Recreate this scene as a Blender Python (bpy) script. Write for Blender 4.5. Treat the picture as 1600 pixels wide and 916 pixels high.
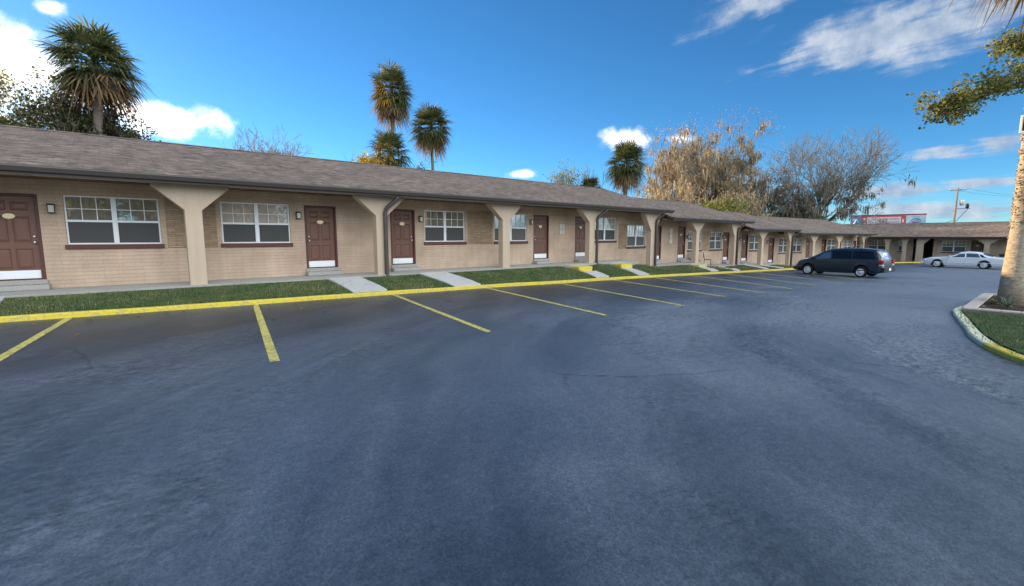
import bpy, math, random
from math import sin, cos, pi, radians, sqrt, atan2
from mathutils import Vector, Matrix, noise

# ------------------------------------------------------------------ clear
for o in list(bpy.data.objects): bpy.data.objects.remove(o)
SC = bpy.context.scene
COL = SC.collection

# ------------------------------------------------------------------ camera
CAM_H = 1.285            # above the first walkway floor (z = 0); about 1.66 m above the asphalt
cam_d = bpy.data.cameras.new('Camera'); cam = bpy.data.objects.new('Camera', cam_d); COL.objects.link(cam)
cam.location = (0, 0, CAM_H); cam.rotation_euler = (pi/2 - 0.121, 0, -0.70 * 0 - (pi/2 - 0.8708))
cam_d.sensor_width = 36; cam_d.lens = 16.2; cam_d.clip_start = 0.05; cam_d.clip_end = 6000
SC.camera = cam

# ------------------------------------------------------------------ sun, sky, exposure
SUN_EL = radians(12.3); SUN_AZ = atan2(-0.162, 0.987)       # azimuth from +Y towards +X
SUN = Vector((sin(SUN_AZ)*cos(SUN_EL), cos(SUN_AZ)*cos(SUN_EL), sin(SUN_EL)))
sl = bpy.data.lights.new('Sun', 'SUN'); sun = bpy.data.objects.new('Sun', sl); COL.objects.link(sun)
sl.energy = 3.2; sl.angle = radians(0.5); sl.color = (1.0, 0.76, 0.47)
sun.rotation_euler = SUN.to_track_quat('Z', 'Y').to_euler(); sun.location = (0, 60, 60)

SC.view_settings.view_transform = 'Standard'
try: SC.view_settings.look = 'None'
except Exception: pass
SC.view_settings.gamma = 1; SC.view_settings.use_curve_mapping = False
SC.view_settings.exposure = 1.8

W = bpy.data.worlds.new('World'); SC.world = W; W.use_nodes = True
nt = W.node_tree; nt.nodes.clear()
def wn(t, **k):
    n = nt.nodes.new(t)
    for a, b in k.items(): setattr(n, a, b)
    return n
def wl(a, b): nt.links.new(a, b)
w_out = wn('ShaderNodeOutputWorld'); w_bg = wn('ShaderNodeBackground'); wl(w_bg.outputs[0], w_out.inputs[0])
w_bg.inputs['Strength'].default_value = 0.09
w_sky = wn('ShaderNodeTexSky', sky_type='NISHITA'); w_sky.sun_disc = False
w_sky.sun_elevation = SUN_EL; w_sky.sun_rotation = SUN_AZ
w_sky.air_density = .7; w_sky.dust_density = .05; w_sky.ozone_density = 3; w_sky.altitude = 0
w_hs = wn('ShaderNodeHueSaturation'); w_hs.inputs['Saturation'].default_value = 1.05; w_hs.inputs['Value'].default_value = 1.0
w_tint = wn('ShaderNodeMixRGB', blend_type='MULTIPLY'); w_tint.inputs[0].default_value = 1; w_tint.inputs[2].default_value = (.38, .58, .655, 1)
wl(w_sky.outputs[0], w_tint.inputs[1]); wl(w_tint.outputs[0], w_hs.inputs['Color'])
w_tc = wn('ShaderNodeTexCoord')
def wmath(op, a, b=None, c=None, clamp=False):
    n = wn('ShaderNodeMath', operation=op); n.use_clamp = clamp
    for i, v in enumerate((a, b, c)):
        if v is None: continue
        if isinstance(v, (int, float)): n.inputs[i].default_value = v
        else: wl(v, n.inputs[i])
    return n.outputs[0]
w_sep = wn('ShaderNodeSeparateXYZ'); wl(w_tc.outputs['Generated'], w_sep.inputs[0])
# cloud banks: centre on the sky, sideways axis, half extents, roll, weight
CLOUDS_SUNNY = [
 ((-.10,.970,.226),(.976,.036,.216),.078,.09,.35,1.0), ((.069,.978,.195),(.986,-.097,.138),.095,.030,-.12,1.0),
 ((-.30,.92,.22),(.95,.31,.0),.14,.12,0,1.2),
 ((-.053,.946,.319),(.961,-.038,.273),.022,.012,0,.9), ((.794,.576,.194),(.594,-.803,-.047),.062,.022,0,1.0),
 ((.845,.500,.191),(.519,-.852,-.065),.04,.014,0,.85), ((.649,.749,.131),(.756,-.654,-.002),.034,.012,0,1.0)]
CLOUDS_GREY = [
 ((.929,.194,.315),(.272,-.935,-.228),.18,.055,.30,1.1), ((.833,.396,.386),(.483,-.861,-.160),.09,.034,.4,.72),
 ((.859,.339,.383),(.432,-.882,-.187),.07,.025,.4,.75), ((.97,.05,.36),(.1,-.96,-.2),.2,.06,.2,1.0),
 ((.979,.188,.074),(.192,-.980,-.060),.066,.015,.05,1.5), ((.984,.127,.128),(.142,-.983,-.115),.044,.012,.1,1.25),
 ((.988,.070,.134),(.088,-.987,-.136),.03,.016,.1,1.2), ((.993,.082,.080),(.088,-.993,-.080),.06,.010,.1,1.35),
 ((.991,.128,.042),(.130,-.991,-.039),.15,.014,0,1.35), ((.519,.777,.358),(.823,-.567,.037),.018,.010,.5,.5)]
def lobes(lst):
    tot = None
    for (c, a, ra, rb, roll, wgt) in lst:
        c = Vector(c).normalized(); a = Vector(a); a = (a - c*a.dot(c)).normalized(); b = a.cross(c)
        if b.z < 0: b = -b
        a2 = a*cos(roll) + b*sin(roll); b2 = b*cos(roll) - a*sin(roll)
        d = wn('ShaderNodeVectorMath', operation='SUBTRACT'); wl(w_tc.outputs['Generated'], d.inputs[0]); d.inputs[1].default_value = c
        da = wn('ShaderNodeVectorMath', operation='DOT_PRODUCT'); wl(d.outputs[0], da.inputs[0]); da.inputs[1].default_value = a2/ra
        db = wn('ShaderNodeVectorMath', operation='DOT_PRODUCT'); wl(d.outputs[0], db.inputs[0]); db.inputs[1].default_value = b2/rb
        dist = wn('ShaderNodeVectorMath', operation='LENGTH'); cx = wn('ShaderNodeCombineXYZ')
        wl(da.outputs['Value'], cx.inputs[0]); wl(db.outputs['Value'], cx.inputs[1])
        dc = wn('ShaderNodeVectorMath', operation='DOT_PRODUCT'); wl(d.outputs[0], dc.inputs[0]); dc.inputs[1].default_value = c/max(ra, .15)
        wl(dc.outputs['Value'], cx.inputs[2]); wl(cx.outputs[0], dist.inputs[0])
        m = wmath('MULTIPLY', wmath('SUBTRACT', 1.45, dist.outputs['Value'], clamp=False), wgt)
        m = wmath('MAXIMUM', m, 0.0)
        tot = m if tot is None else wmath('MAXIMUM', tot, m)
    return tot
# cloud noise on a sheet overhead, so that it flattens towards the horizon
zz = wmath('ADD', w_sep.outputs['Z'], 0.22)
cx = wmath('DIVIDE', w_sep.outputs['X'], zz); cy = wmath('DIVIDE', w_sep.outputs['Y'], zz)
comb = wn('ShaderNodeCombineXYZ'); wl(cx, comb.inputs[0]); wl(cy, comb.inputs[1])
cmap = wn('ShaderNodeMapping'); wl(comb.outputs[0], cmap.inputs[0]); cmap.inputs['Rotation'].default_value = (0,0,.2); cmap.inputs['Scale'].default_value = (2.6, 1.0, 1)
cn = wn('ShaderNodeTexNoise'); cn.inputs['Scale'].default_value = 3.4; cn.inputs['Detail'].default_value = 9; cn.inputs['Roughness'].default_value = .6
cn.inputs['Distortion'].default_value = .35
wl(cmap.outputs[0], cn.inputs['Vector'])
cn2 = wn('ShaderNodeTexNoise'); cn2.inputs['Scale'].default_value = 24; cn2.inputs['Detail'].default_value = 7; cn2.inputs['Roughness'].default_value = .6
wl(w_tc.outputs['Generated'], cn2.inputs['Vector'])
cn3 = wn('ShaderNodeTexNoise'); cn3.inputs['Scale'].default_value = 7; cn3.inputs['Detail'].default_value = 5
wl(w_tc.outputs['Generated'], cn3.inputs['Vector'])
def centred(n, k): return wmath('MULTIPLY', wmath('SUBTRACT', n.outputs['Fac'], .5), k)
n_streak = wmath('ADD', centred(cn, 3.0), centred(cn2, .9))
n_puff = wmath('ADD', centred(cn3, 1.6), centred(cn2, 2.0))
def cloud_density(mask, lo, hi, nz):
    v = wmath('ADD', wmath('MULTIPLY', mask, .85), wmath('SUBTRACT', nz, .42))
    mr = wn('ShaderNodeMapRange', interpolation_type='SMOOTHERSTEP'); wl(v, mr.inputs[0])
    mr.inputs[1].default_value = lo; mr.inputs[2].default_value = hi
    gate = wn('ShaderNodeMapRange', interpolation_type='SMOOTHSTEP'); wl(mask, gate.inputs[0]); gate.inputs[1].default_value = .02; gate.inputs[2].default_value = .35
    return wmath('MULTIPLY', mr.outputs[0], gate.outputs[0])
dens_s = cloud_density(lobes(CLOUDS_SUNNY), -.30, .95, n_puff)
dens_g = wmath('MULTIPLY', cloud_density(lobes(CLOUDS_GREY), -.20, .95, n_streak), .90)
shade = wn('ShaderNodeMapRange'); wl(cn2.outputs['Fac'], shade.inputs[0]); shade.inputs[1].default_value = .35; shade.inputs[2].default_value = .65
grey_mix = wn('ShaderNodeMixRGB'); wl(shade.outputs[0], grey_mix.inputs[0])
grey_mix.inputs[1].default_value = (1.15, 1.5, 2.05, 1); grey_mix.inputs[2].default_value = (2.2, 2.4, 2.7, 1)
mix_g = wn('ShaderNodeMixRGB'); wl(dens_g, mix_g.inputs[0]); wl(w_hs.outputs[0], mix_g.inputs[1]); wl(grey_mix.outputs[0], mix_g.inputs[2])
mix_s = wn('ShaderNodeMixRGB'); wl(dens_s, mix_s.inputs[0]); wl(mix_g.outputs[0], mix_s.inputs[1]); mix_s.inputs[2].default_value = (7.5, 7.2, 6.8, 1)
# unseen bright cloud field added behind the viewer to light the shaded fronts
CLOUDS_FILL = [((-.35,-.80,.48),(.92,-.4,0),.70,.42,0,1.1), ((.45,-.78,.42),(.87,.5,0),.62,.38,0,1.1), ((.0,-.55,.83),(1,0,0),.6,.35,0,1.0)]
dens_b = cloud_density(lobes(CLOUDS_FILL), -.35, .45, n_puff)
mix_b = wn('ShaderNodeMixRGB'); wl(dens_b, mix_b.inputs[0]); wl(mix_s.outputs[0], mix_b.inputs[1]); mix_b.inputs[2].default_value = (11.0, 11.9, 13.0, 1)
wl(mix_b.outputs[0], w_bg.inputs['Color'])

# ------------------------------------------------------------------ node material helper
class Mat:
    def __init__(s, name, rough=.8, spec=.3):
        s.m = bpy.data.materials.new(name); s.m.use_nodes = True; s.t = s.m.node_tree
        s.b = s.t.nodes['Principled BSDF']; s.b.inputs['Roughness'].default_value = rough
        s.b.inputs['Specular IOR Level'].default_value = spec
        s.tc = s.t.nodes.new('ShaderNodeTexCoord')
        s.geo = s.t.nodes.new('ShaderNodeNewGeometry')
    def n(s, t, **k):
        n = s.t.nodes.new(t)
        for a, b in k.items(): setattr(n, a, b)
        return n
    def l(s, a, b): s.t.links.new(a, b)
    def obj(s): return s.tc.outputs['Object']
    def pos(s): return s.geo.outputs['Position']
    def mapped(s, vec, scale=(1,1,1), rot=(0,0,0)):
        m = s.n('ShaderNodeMapping'); s.l(vec, m.inputs[0]); m.inputs['Scale'].default_value = scale; m.inputs['Rotation'].default_value = rot
        return m.outputs[0]
    def noise(s, vec, scale, detail=4, rough=.55, dist=0):
        n = s.n('ShaderNodeTexNoise'); s.l(vec, n.inputs['Vector']); n.inputs['Scale'].default_value = scale
        n.inputs['Detail'].default_value = detail; n.inputs['Roughness'].default_value = rough; n.inputs['Distortion'].default_value = dist
        return n.outputs['Fac']
    def ramp(s, fac, stops):
        r = s.n('ShaderNodeValToRGB'); s.l(fac, r.inputs[0]); e = r.color_ramp.elements
        while len(e) < len(stops): e.new(.5)
        for i, (p, c) in enumerate(stops):
            e[i].position = p; e[i].color = (c[0], c[1], c[2], 1) if not isinstance(c, (int, float)) else (c, c, c, 1)
        return r.outputs[0]
    def mix(s, fac, a, b, mode='MIX'):
        m = s.n('ShaderNodeMixRGB', blend_type=mode)
        for i, v in ((0, fac), (1, a), (2, b)):
            if isinstance(v, (int, float)): m.inputs[i].default_value = v
            elif isinstance(v, tuple): m.inputs[i].default_value = (v[0], v[1], v[2], 1)
            else: s.l(v, m.inputs[i])
        return m.outputs[0]
    def math(s, op, a, b=0, clamp=False):
        m = s.n('ShaderNodeMath', operation=op); m.use_clamp = clamp
        for i, v in ((0, a), (1, b)):
            if isinstance(v, (int, float)): m.inputs[i].default_value = v
            else: s.l(v, m.inputs[i])
        return m.outputs[0]
    def color(s, v):
        if isinstance(v, tuple): s.b.inputs['Base Color'].default_value = (v[0], v[1], v[2], 1)
        else: s.l(v, s.b.inputs['Base Color'])
    def rough(s, v): s.l(v, s.b.inputs['Roughness'])
    def bump(s, h, strength=.3, dist=.01):
        b = s.n('ShaderNodeBump'); b.inputs['Strength'].default_value = strength; b.inputs['Distance'].default_value = dist
        s.l(h, b.inputs['Height']); s.l(b.outputs[0], s.b.inputs['Normal']); return b

def simple(name, col, rough=.6, spec=.3, var=.12, scale=6, metallic=0, bump=0):
    M = Mat(name, rough, spec)
    f = M.noise(M.obj(), scale, 5)
    M.color(M.mix(f, tuple(c*(1-var) for c in col), tuple(min(1, c*(1+var)) for c in col)))
    M.b.inputs['Metallic'].default_value = metallic
    if bump: M.bump(M.noise(M.obj(), scale*12, 4), bump, .005)
    return M.m

def brick_mat(name, cols, mortar, bw, rh, msize=.008, bias=0., swap='XZ', rough=.85, bump=.5, noise_amt=.25, grain=60):
    M = Mat(name, rough, .25)
    sp = M.n('ShaderNodeSeparateXYZ'); M.l(M.obj(), sp.inputs[0]); cb = M.n('ShaderNodeCombineXYZ')
    M.l(sp.outputs[swap[0]], cb.inputs[0]); M.l(sp.outputs[swap[1]], cb.inputs[1])
    br = M.n('ShaderNodeTexBrick'); M.l(cb.outputs[0], br.inputs['Vector']); br.inputs['Scale'].default_value = 1
    br.inputs['Brick Width'].default_value = bw; br.inputs['Row Height'].default_value = rh; br.inputs['Mortar Size'].default_value = msize
    br.inputs['Mortar Smooth'].default_value = .3; br.inputs['Bias'].default_value = bias
    br.inputs['Color1'].default_value = (*cols[0], 1); br.inputs['Color2'].default_value = (*cols[1], 1); br.inputs['Mortar'].default_value = (*mortar, 1)
    big = M.noise(M.obj(), .9, 4)
    c = M.mix(noise_amt, br.outputs['Color'], M.ramp(big, [(.3, .25), (.7, .75)]), 'OVERLAY')
    c = M.mix(noise_amt*.38, c, M.ramp(M.noise(M.mapped(M.obj(), (4,4,.45)), 1.0, 6, .65), [(.35, .25), (.65, .72)]), 'OVERLAY')
    fine = M.noise(M.obj(), grain, 3)
    c = M.mix(.25, c, M.ramp(fine, [(.3, .2), (.7, .8)]), 'OVERLAY')
    M.color(c)
    h = M.math('ADD', M.math('MULTIPLY', br.outputs['Fac'], -1), M.math('MULTIPLY', fine, .35))
    M.bump(h, bump, .012)
    return M.m

MT = {}
MT['wall'] = brick_mat('tan painted block', ((.50,.368,.265),(.465,.34,.24)), (.40,.296,.205), .8, .098, .006, bump=.6, noise_amt=.3)
MT['panel'] = brick_mat('thin tan brick veneer', ((.43,.305,.19),(.30,.205,.125)), (.25,.18,.115), .34, .052, .007, bump=.9, noise_amt=.35)
M = Mat('brown asphalt shingles', .92, .25)
sp = M.n('ShaderNodeSeparateXYZ'); M.l(M.obj(), sp.inputs[0]); cb = M.n('ShaderNodeCombineXYZ'); M.l(sp.outputs['X'], cb.inputs[0]); M.l(sp.outputs['Y'], cb.inputs[1])
br = M.n('ShaderNodeTexBrick'); M.l(cb.outputs[0], br.inputs['Vector']); br.inputs['Scale'].default_value = 1; br.offset = .37; br.offset_frequency = 3
br.inputs['Brick Width'].default_value = .27; br.inputs['Row Height'].default_value = .135; br.inputs['Mortar Size'].default_value = .004; br.inputs['Mortar Smooth'].default_value = .5
br.inputs['Color1'].default_value = (.225,.168,.128,1); br.inputs['Color2'].default_value = (.145,.110,.086,1); br.inputs['Mortar'].default_value = (.128,.098,.078,1)
tabs = M.noise(M.mapped(M.obj(), (3.2,7.4,1)), 1.0, 4, .7)
cc = M.mix(.75, br.outputs['Color'], M.ramp(tabs, [(.34,.20),(.50,.5),(.66,.80)]), 'OVERLAY')
cc = M.mix(.35, cc, M.ramp(M.noise(M.obj(), .55, 4), [(.3,.3),(.7,.7)]), 'OVERLAY')
cc = M.mix(.3, cc, M.ramp(M.noise(M.obj(), 45, 2), [(.3,.25),(.7,.75)]), 'OVERLAY')
M.color(cc); M.bump(M.math('ADD', M.math('MULTIPLY', br.outputs['Fac'], -1), M.math('MULTIPLY', tabs, 1.2)), .8, .014); MT['shingle'] = M.m
M = Mat('tan painted stucco', .85, .2)
c = M.mix(M.noise(M.obj(), 1.6, 6, .6), (.43,.33,.238), (.505,.39,.285)); c = M.mix(.09, c, M.ramp(M.noise(M.mapped(M.obj(), (7,7,.6)), 1.0, 6, .65), [(.35, .25), (.65, .72)]), 'OVERLAY')
c = M.mix(M.ramp(M.noise(M.obj(), 9, 6, .7), [(.66, 0), (.72, .5)]), c, (.33,.27,.20)); M.color(c); M.bump(M.noise(M.obj(), 40, 4), .25, .006); MT['stucco'] = M.m
MT['soffit'] = simple('brown soffit boards', (.22,.13,.075), .8, .2, .15, 2)
MT['fascia'] = simple('dark brown metal', (.058,.046,.040), .45, .4, .15, 3)
MT['door'] = simple('red brown door paint', (.150,.070,.046), .42, .4, .12, 4)
MT['frame_brown'] = simple('dark red brown trim', (.10,.035,.026), .5, .35, .12, 4)
MT['white'] = simple('white painted metal', (.78,.78,.77), .45, .4, .04, 4)
MT['vinyl'] = simple('white vinyl window frame', (.74,.75,.75), .4, .4, .03, 4)
MT['plate'] = simple('cream door plate', (.80,.66,.38), .4, .4, .05, 9)
MT['silver'] = simple('brushed steel', (.62,.62,.62), .3, .5, .05, 20, metallic=.9)
MT['dark'] = simple('black painted metal', (.022,.021,.02), .5, .4, .15, 4)
MT['lampglass'] = simple('frosted lamp glass', (.60,.55,.45), .3, .4, .05, 9)
MT['grey_plate'] = simple('pale grey meter covers', (.60,.57,.50), .5, .35, .06, 9)
MT['interior'] = simple('dim room interior', (.05,.045,.04), .9, .1)

def glass_mat(name, base, rough=.015, ior=1.75, wav=.0):
    M = Mat(name, rough, .5); M.color(base); M.b.inputs['IOR'].default_value = ior
    M.b.inputs['Coat Weight'].default_value = .6; M.b.inputs['Coat IOR'].default_value = 1.7; M.b.inputs['Coat Roughness'].default_value = .01
    if wav:
        M.bump(M.noise(M.obj(), 1.6, 2), wav, .02)
    return M.m
MT['pane'] = glass_mat('window glass', (.15,.145,.13), .01, 1.9, .10)
M = Mat('dark insect screen', .5, .12); M.color((.072,.072,.068)); MT['screen'] = M.m
MT['pane_blind'] = glass_mat('window glass over pale blinds', (.34,.32,.28), .01, 1.7, .10)
MT['pane_dark'] = glass_mat('window glass over a dark room', (.06,.058,.052), .01, 1.9, .10)
M = Mat('grey insect screen', .55, .12); M.color((.11,.11,.10)); MT['screen_grey'] = M.m
MT['carglass'] = glass_mat('tinted car glass', (.008,.010,.014), .05, 1.35); MT['carglass'].node_tree.nodes['Principled BSDF'].inputs['Coat Weight'].default_value = 0
MT['carglass_clear'] = glass_mat('clear car glass', (.07,.09,.10), .02, 1.6)

# asphalt
M = Mat('sealed asphalt', .55, .5)
p = M.pos()
warp = M.n('ShaderNodeMixRGB'); warp.blend_type = 'ADD'; warp.inputs[0].default_value = 1.0
M.l(p, warp.inputs[1])
wn_ = M.n('ShaderNodeTexNoise'); M.l(p, wn_.inputs['Vector']); wn_.inputs['Scale'].default_value = .18; wn_.inputs['Detail'].default_value = 3
sub = M.n('ShaderNodeVectorMath', operation='MULTIPLY_ADD'); M.l(wn_.outputs['Color'], sub.inputs[0]); sub.inputs[1].default_value = (3,3,0); sub.inputs[2].default_value = (-1.5,-1.5,0)
M.l(sub.outputs[0], warp.inputs[2])
patch = M.noise(p, .22, 4, .55, .4)
cen = M.n('ShaderNodeVectorMath', operation='SUBTRACT'); M.l(warp.outputs[0], cen.inputs[0]); cen.inputs[1].default_value = (15,-7,0)
cxy = M.n('ShaderNodeSeparateXYZ'); M.l(cen.outputs[0], cxy.inputs[0])
rad_ = M.math('SQRT', M.math('ADD', M.math('MULTIPLY', cxy.outputs['X'], cxy.outputs['X']), M.math('MULTIPLY', cxy.outputs['Y'], cxy.outputs['Y'])))
ang_ = M.math('ARCTAN2', cxy.outputs['Y'], cxy.outputs['X'])
pol = M.n('ShaderNodeCombineXYZ'); M.l(M.math('MULTIPLY', rad_, .62), pol.inputs[0]); M.l(M.math('MULTIPLY', ang_, 1.5), pol.inputs[1])
lane = M.noise(pol.outputs[0], 1.0, 6, .62)
scuff = M.noise(M.mapped(pol.outputs[0], (1.6,1.1,1)), 1.4, 9, .72)
grain = M.noise(p, 95, 3, .6)
grit = M.n('ShaderNodeTexVoronoi'); M.l(p, grit.inputs['Vector']); grit.inputs['Scale'].default_value = 42
sepx = M.n('ShaderNodeSeparateXYZ'); M.l(p, sepx.inputs[0])
wear = M.n('ShaderNodeMapRange'); M.l(sepx.outputs['Y'], wear.inputs[0]); wear.inputs[1].default_value = 9.5; wear.inputs[2].default_value = 3.5; wear.interpolation_type = 'SMOOTHSTEP'
wearx = M.n('ShaderNodeMapRange'); M.l(sepx.outputs['X'], wearx.inputs[0]); wearx.inputs[1].default_value = 1.5; wearx.inputs[2].default_value = 14; wearx.interpolation_type = 'SMOOTHSTEP'
w_ = M.math('MULTIPLY', wear.outputs[0], wearx.outputs[0])
tone = M.math('ADD', M.math('MULTIPLY', lane, .65), M.math('ADD', M.math('MULTIPLY', patch, .50), M.math('MULTIPLY', scuff, .25)))
seal = M.n('ShaderNodeMapRange'); M.l(M.math('ADD', sepx.outputs['Y'], M.math('MULTIPLY', patch, 3.5)), seal.inputs[0]); seal.inputs[1].default_value = 9.0; seal.inputs[2].default_value = 12.0; seal.interpolation_type = 'SMOOTHSTEP'
tone = M.math('ADD', tone, M.math('SUBTRACT', M.math('MULTIPLY', w_, .25), M.math('MULTIPLY', seal.outputs[0], .10)))
c = M.ramp(tone, [(.47, (.017,.022,.029)), (.60, (.036,.045,.057)), (.74, (.072,.086,.103)), (.95, (.150,.166,.188))])
rz = M.math('ADD', M.math('MULTIPLY', M.noise(M.mapped(pol.outputs[0], (.9,.55,1)), 1.25, 5, .6), .6), M.math('MULTIPLY', M.noise(warp.outputs[0], .5, 5, .65), .4))
rough_zone = M.ramp(rz, [(.47, .06), (.58, 1)])
mid = M.noise(M.mapped(p, (1,1.7,1), (0,0,.25)), 7.5, 7, .72)
c = M.mix(M.math('ADD', .16, M.math('MULTIPLY', rough_zone, .65)), c, M.ramp(mid, [(.36, .10), (.50, .5), (.66, .90)]), 'OVERLAY')
stone = M.n('ShaderNodeTexVoronoi'); M.l(p, stone.inputs['Vector']); stone.inputs['Scale'].default_value = 62
c = M.mix(.40, c, M.ramp(stone.outputs['Color'], [(.05,.18),(.5,.5),(.95,.86)]), 'OVERLAY')
speck = M.noise(p, 21, 5, .7)
c = M.mix(M.math('MULTIPLY', M.ramp(speck, [(.30, .85), (.43, 0)]), M.math('ADD', .05, rough_zone), True), c, (.010,.012,.015))
c = M.mix(M.math('MULTIPLY', M.ramp(speck, [(.58, 0), (.72, .55)]), M.math('ADD', .05, rough_zone), True), c, (.16,.17,.185))
c = M.mix(.55, c, M.ramp(grain, [(.32, .22), (.68, .78)]), 'OVERLAY')
chips = M.ramp(grit.outputs['Distance'], [(.05, .9), (.16, 0)])
chipmask = M.math('MULTIPLY', chips, M.ramp(M.noise(p, 1.3, 5, .6), [(.50, 0), (.64, .35)]))
c = M.mix(chipmask, c, (.22,.22,.22))
pit = M.n('ShaderNodeTexVoronoi'); M.l(warp.outputs[0], pit.inputs['Vector']); pit.inputs['Scale'].default_value = 9; pit.inputs['Randomness'].default_value = 1
pitm = M.math('MULTIPLY', M.ramp(pit.outputs['Distance'], [(.10, .8), (.24, 0)]), M.math('MULTIPLY', rough_zone, M.ramp(mid, [(.45, 1), (.55, 0)])))
c = M.mix(pitm, c, (.010,.011,.013))
cr = M.n('ShaderNodeTexVoronoi', feature='DISTANCE_TO_EDGE'); M.l(warp.outputs[0], cr.inputs['Vector']); cr.inputs['Scale'].default_value = .24
crw = M.math('ADD', cr.outputs['Distance'], M.math('MULTIPLY', M.math('SUBTRACT', M.noise(p, 5, 5, .7), .5), .05))
crm = M.math('MULTIPLY', M.ramp(M.math('ABSOLUTE', crw), [(.0, 1), (.006, 0)]), M.ramp(M.noise(p, .21, 3), [(.50, 0), (.60, .7)]))
c = M.mix(crm, c, (.010,.011,.012))
M.color(c)
M.rough(M.ramp(tone, [(.45, .36), (.75, .42), (1.0, .55)])); M.b.inputs['IOR'].default_value = 1.65
pits = M.math('MULTIPLY', mid, M.math('ADD', .06, M.math('MULTIPLY', rough_zone, 1.5)))
h = M.math('ADD', M.math('MULTIPLY', grain, .22), M.math('ADD', pits, M.math('MULTIPLY', crm, -1.5)))
M.bump(M.math('ADD', h, M.math('MULTIPLY', M.math('MULTIPLY', speck, 1.1), M.math('ADD', .12, rough_zone))), .6, .014)
MT['asphalt'] = M.m

def paint_mat(name, col, worn, lo=.66):
    M = Mat(name, .6, .3); f = M.noise(M.pos(), 14, 6, .65); g = M.noise(M.pos(), 1.2, 3)
    c = M.mix(g, tuple(k*.86 for k in col), col)
    c = M.mix(M.ramp(M.math('ADD', f, M.math('MULTIPLY', M.noise(M.pos(), 2.5, 5, .7), .35)), [(lo, 0), (lo+.14, .85)]), c, worn); M.color(c); M.bump(f, .3, .006); return M.m
MT['yellow'] = paint_mat('yellow kerb paint', (.66,.51,.045), (.36,.31,.14))
MT['yellow_line'] = paint_mat('yellow line paint', (.62,.52,.13), (.17,.16,.11))
MT['kerb_white'] = paint_mat('faded white kerb paint', (.66,.66,.46), (.50,.50,.39), .92)
def concrete(name, a, b):
    M = Mat(name, .85, .25); f = M.noise(M.pos(), 1.1, 6, .6); g = M.noise(M.pos(), 60, 3)
    c = M.mix(f, a, b); c = M.mix(.3, c, M.ramp(g, [(.3,.3),(.7,.7)]), 'OVERLAY'); M.color(c); M.bump(g, .2, .004); return M.m
MT['walk'] = concrete('walkway concrete', (.27,.26,.235), (.38,.365,.33))
MT['pathc'] = concrete('path concrete', (.36,.36,.345), (.50,.49,.46))
M = Mat('lawn soil and turf', .95, .1); f = M.noise(M.pos(), 3, 6, .65); M.color(M.ramp(f, [(.3,(.026,.044,.016)),(.55,(.050,.078,.028)),(.8,(.12,.115,.055))])); MT['turf'] = M.m
M = Mat('grass blades', .6, .3)
f = M.noise(M.pos(), .9, 4); oi = M.geo.outputs['Random Per Island']
c = M.mix(oi, (.036,.082,.022), (.105,.150,.048)); c = M.mix(M.ramp(f,[(.40,0),(.62,.85)]), c, (.23,.20,.09)); c = M.mix(M.ramp(oi,[(.90,0),(.93,.8)]), c, (.30,.25,.12)); M.color(c); MT['grass'] = M.m
M = Mat('ground soil', .95, .1); M.color(M.ramp(M.noise(M.pos(), .15, 6), [(.3,(.045,.055,.02)),(.7,(.11,.10,.055))])); MT['ground'] = M.m

def leaf_mat(name, stops, trans=.35, clump=.7, rough=.55):
    M = Mat(name, rough, .25)
    r = M.geo.outputs['Random Per Island']; f = M.noise(M.pos(), clump, 3)
    k = M.math('ADD', M.math('MULTIPLY', r, .6), M.math('MULTIPLY', f, .4))
    col = M.ramp(k, stops); M.color(col)
    tr = M.n('ShaderNodeBsdfTranslucent'); M.l(col, tr.inputs['Color'])
    ms = M.n('ShaderNodeMixShader'); ms.inputs[0].default_value = trans
    out = M.t.nodes['Material Output']; M.l(M.b.outputs[0], ms.inputs[1]); M.l(tr.outputs[0], ms.inputs[2]); M.l(ms.outputs[0], out.inputs[0])
    return M.m
MT['palm'] = leaf_mat('palm fronds', [(.2,(.042,.058,.022)),(.5,(.085,.105,.038)),(.8,(.19,.185,.070))], .5)
MT['palm_dead'] = leaf_mat('dead palm fronds', [(.2,(.12,.08,.045)),(.6,(.22,.15,.085)),(.9,(.34,.24,.13))], .45)
MT['palm_sun_tint'] = leaf_mat('sun-tinted palm fronds', [(.2,(.12,.10,.02)),(.6,(.34,.21,.03)),(.9,(.50,.30,.04))], .35)
MT['oak'] = leaf_mat('oak leaves', [(.2,(.075,.095,.024)),(.55,(.19,.20,.050)),(.85,(.40,.34,.085))], .5)
MT['leafy'] = leaf_mat('dark leaves', [(.2,(.035,.045,.02)),(.6,(.065,.075,.03)),(.9,(.13,.11,.05))], .35)
MT['gold'] = leaf_mat('golden leaves', [(.2,(.25,.15,.02)),(.6,(.45,.29,.03)),(.9,(.58,.40,.06))], .4)
MT['lime'] = leaf_mat('yellow green leaves', [(.2,(.12,.14,.03)),(.6,(.22,.24,.05)),(.9,(.36,.36,.10))], .4)
MT['moss'] = leaf_mat('hanging moss', [(.2,(.22,.17,.10)),(.5,(.40,.315,.195)),(.85,(.60,.48,.32))], .45, .3)
MT['moss_grey'] = leaf_mat('grey hanging moss', [(.2,(.17,.145,.11)),(.5,(.29,.25,.19)),(.85,(.45,.40,.31))], .4, .3)
def bark(name, a, b, sc=3, stretch=(1,1,.25), bump=.6):
    M = Mat(name, .9, .15); v = M.mapped(M.obj(), stretch); f = M.noise(v, sc*3, 6, .65)
    M.color(M.ramp(f, [(.3,a),(.7,b)])); M.bump(f, bump, .03); return M.m
MT['bark'] = bark('grey bark', (.07,.058,.048), (.18,.15,.125))
MT['twig'] = bark('pale grey twigs', (.17,.145,.12), (.33,.29,.245))
MT['palm_bark'] = bark('ringed palm bark', (.24,.185,.13), (.50,.41,.30), 3.2, (1,1,2.6), 1.0)
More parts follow.
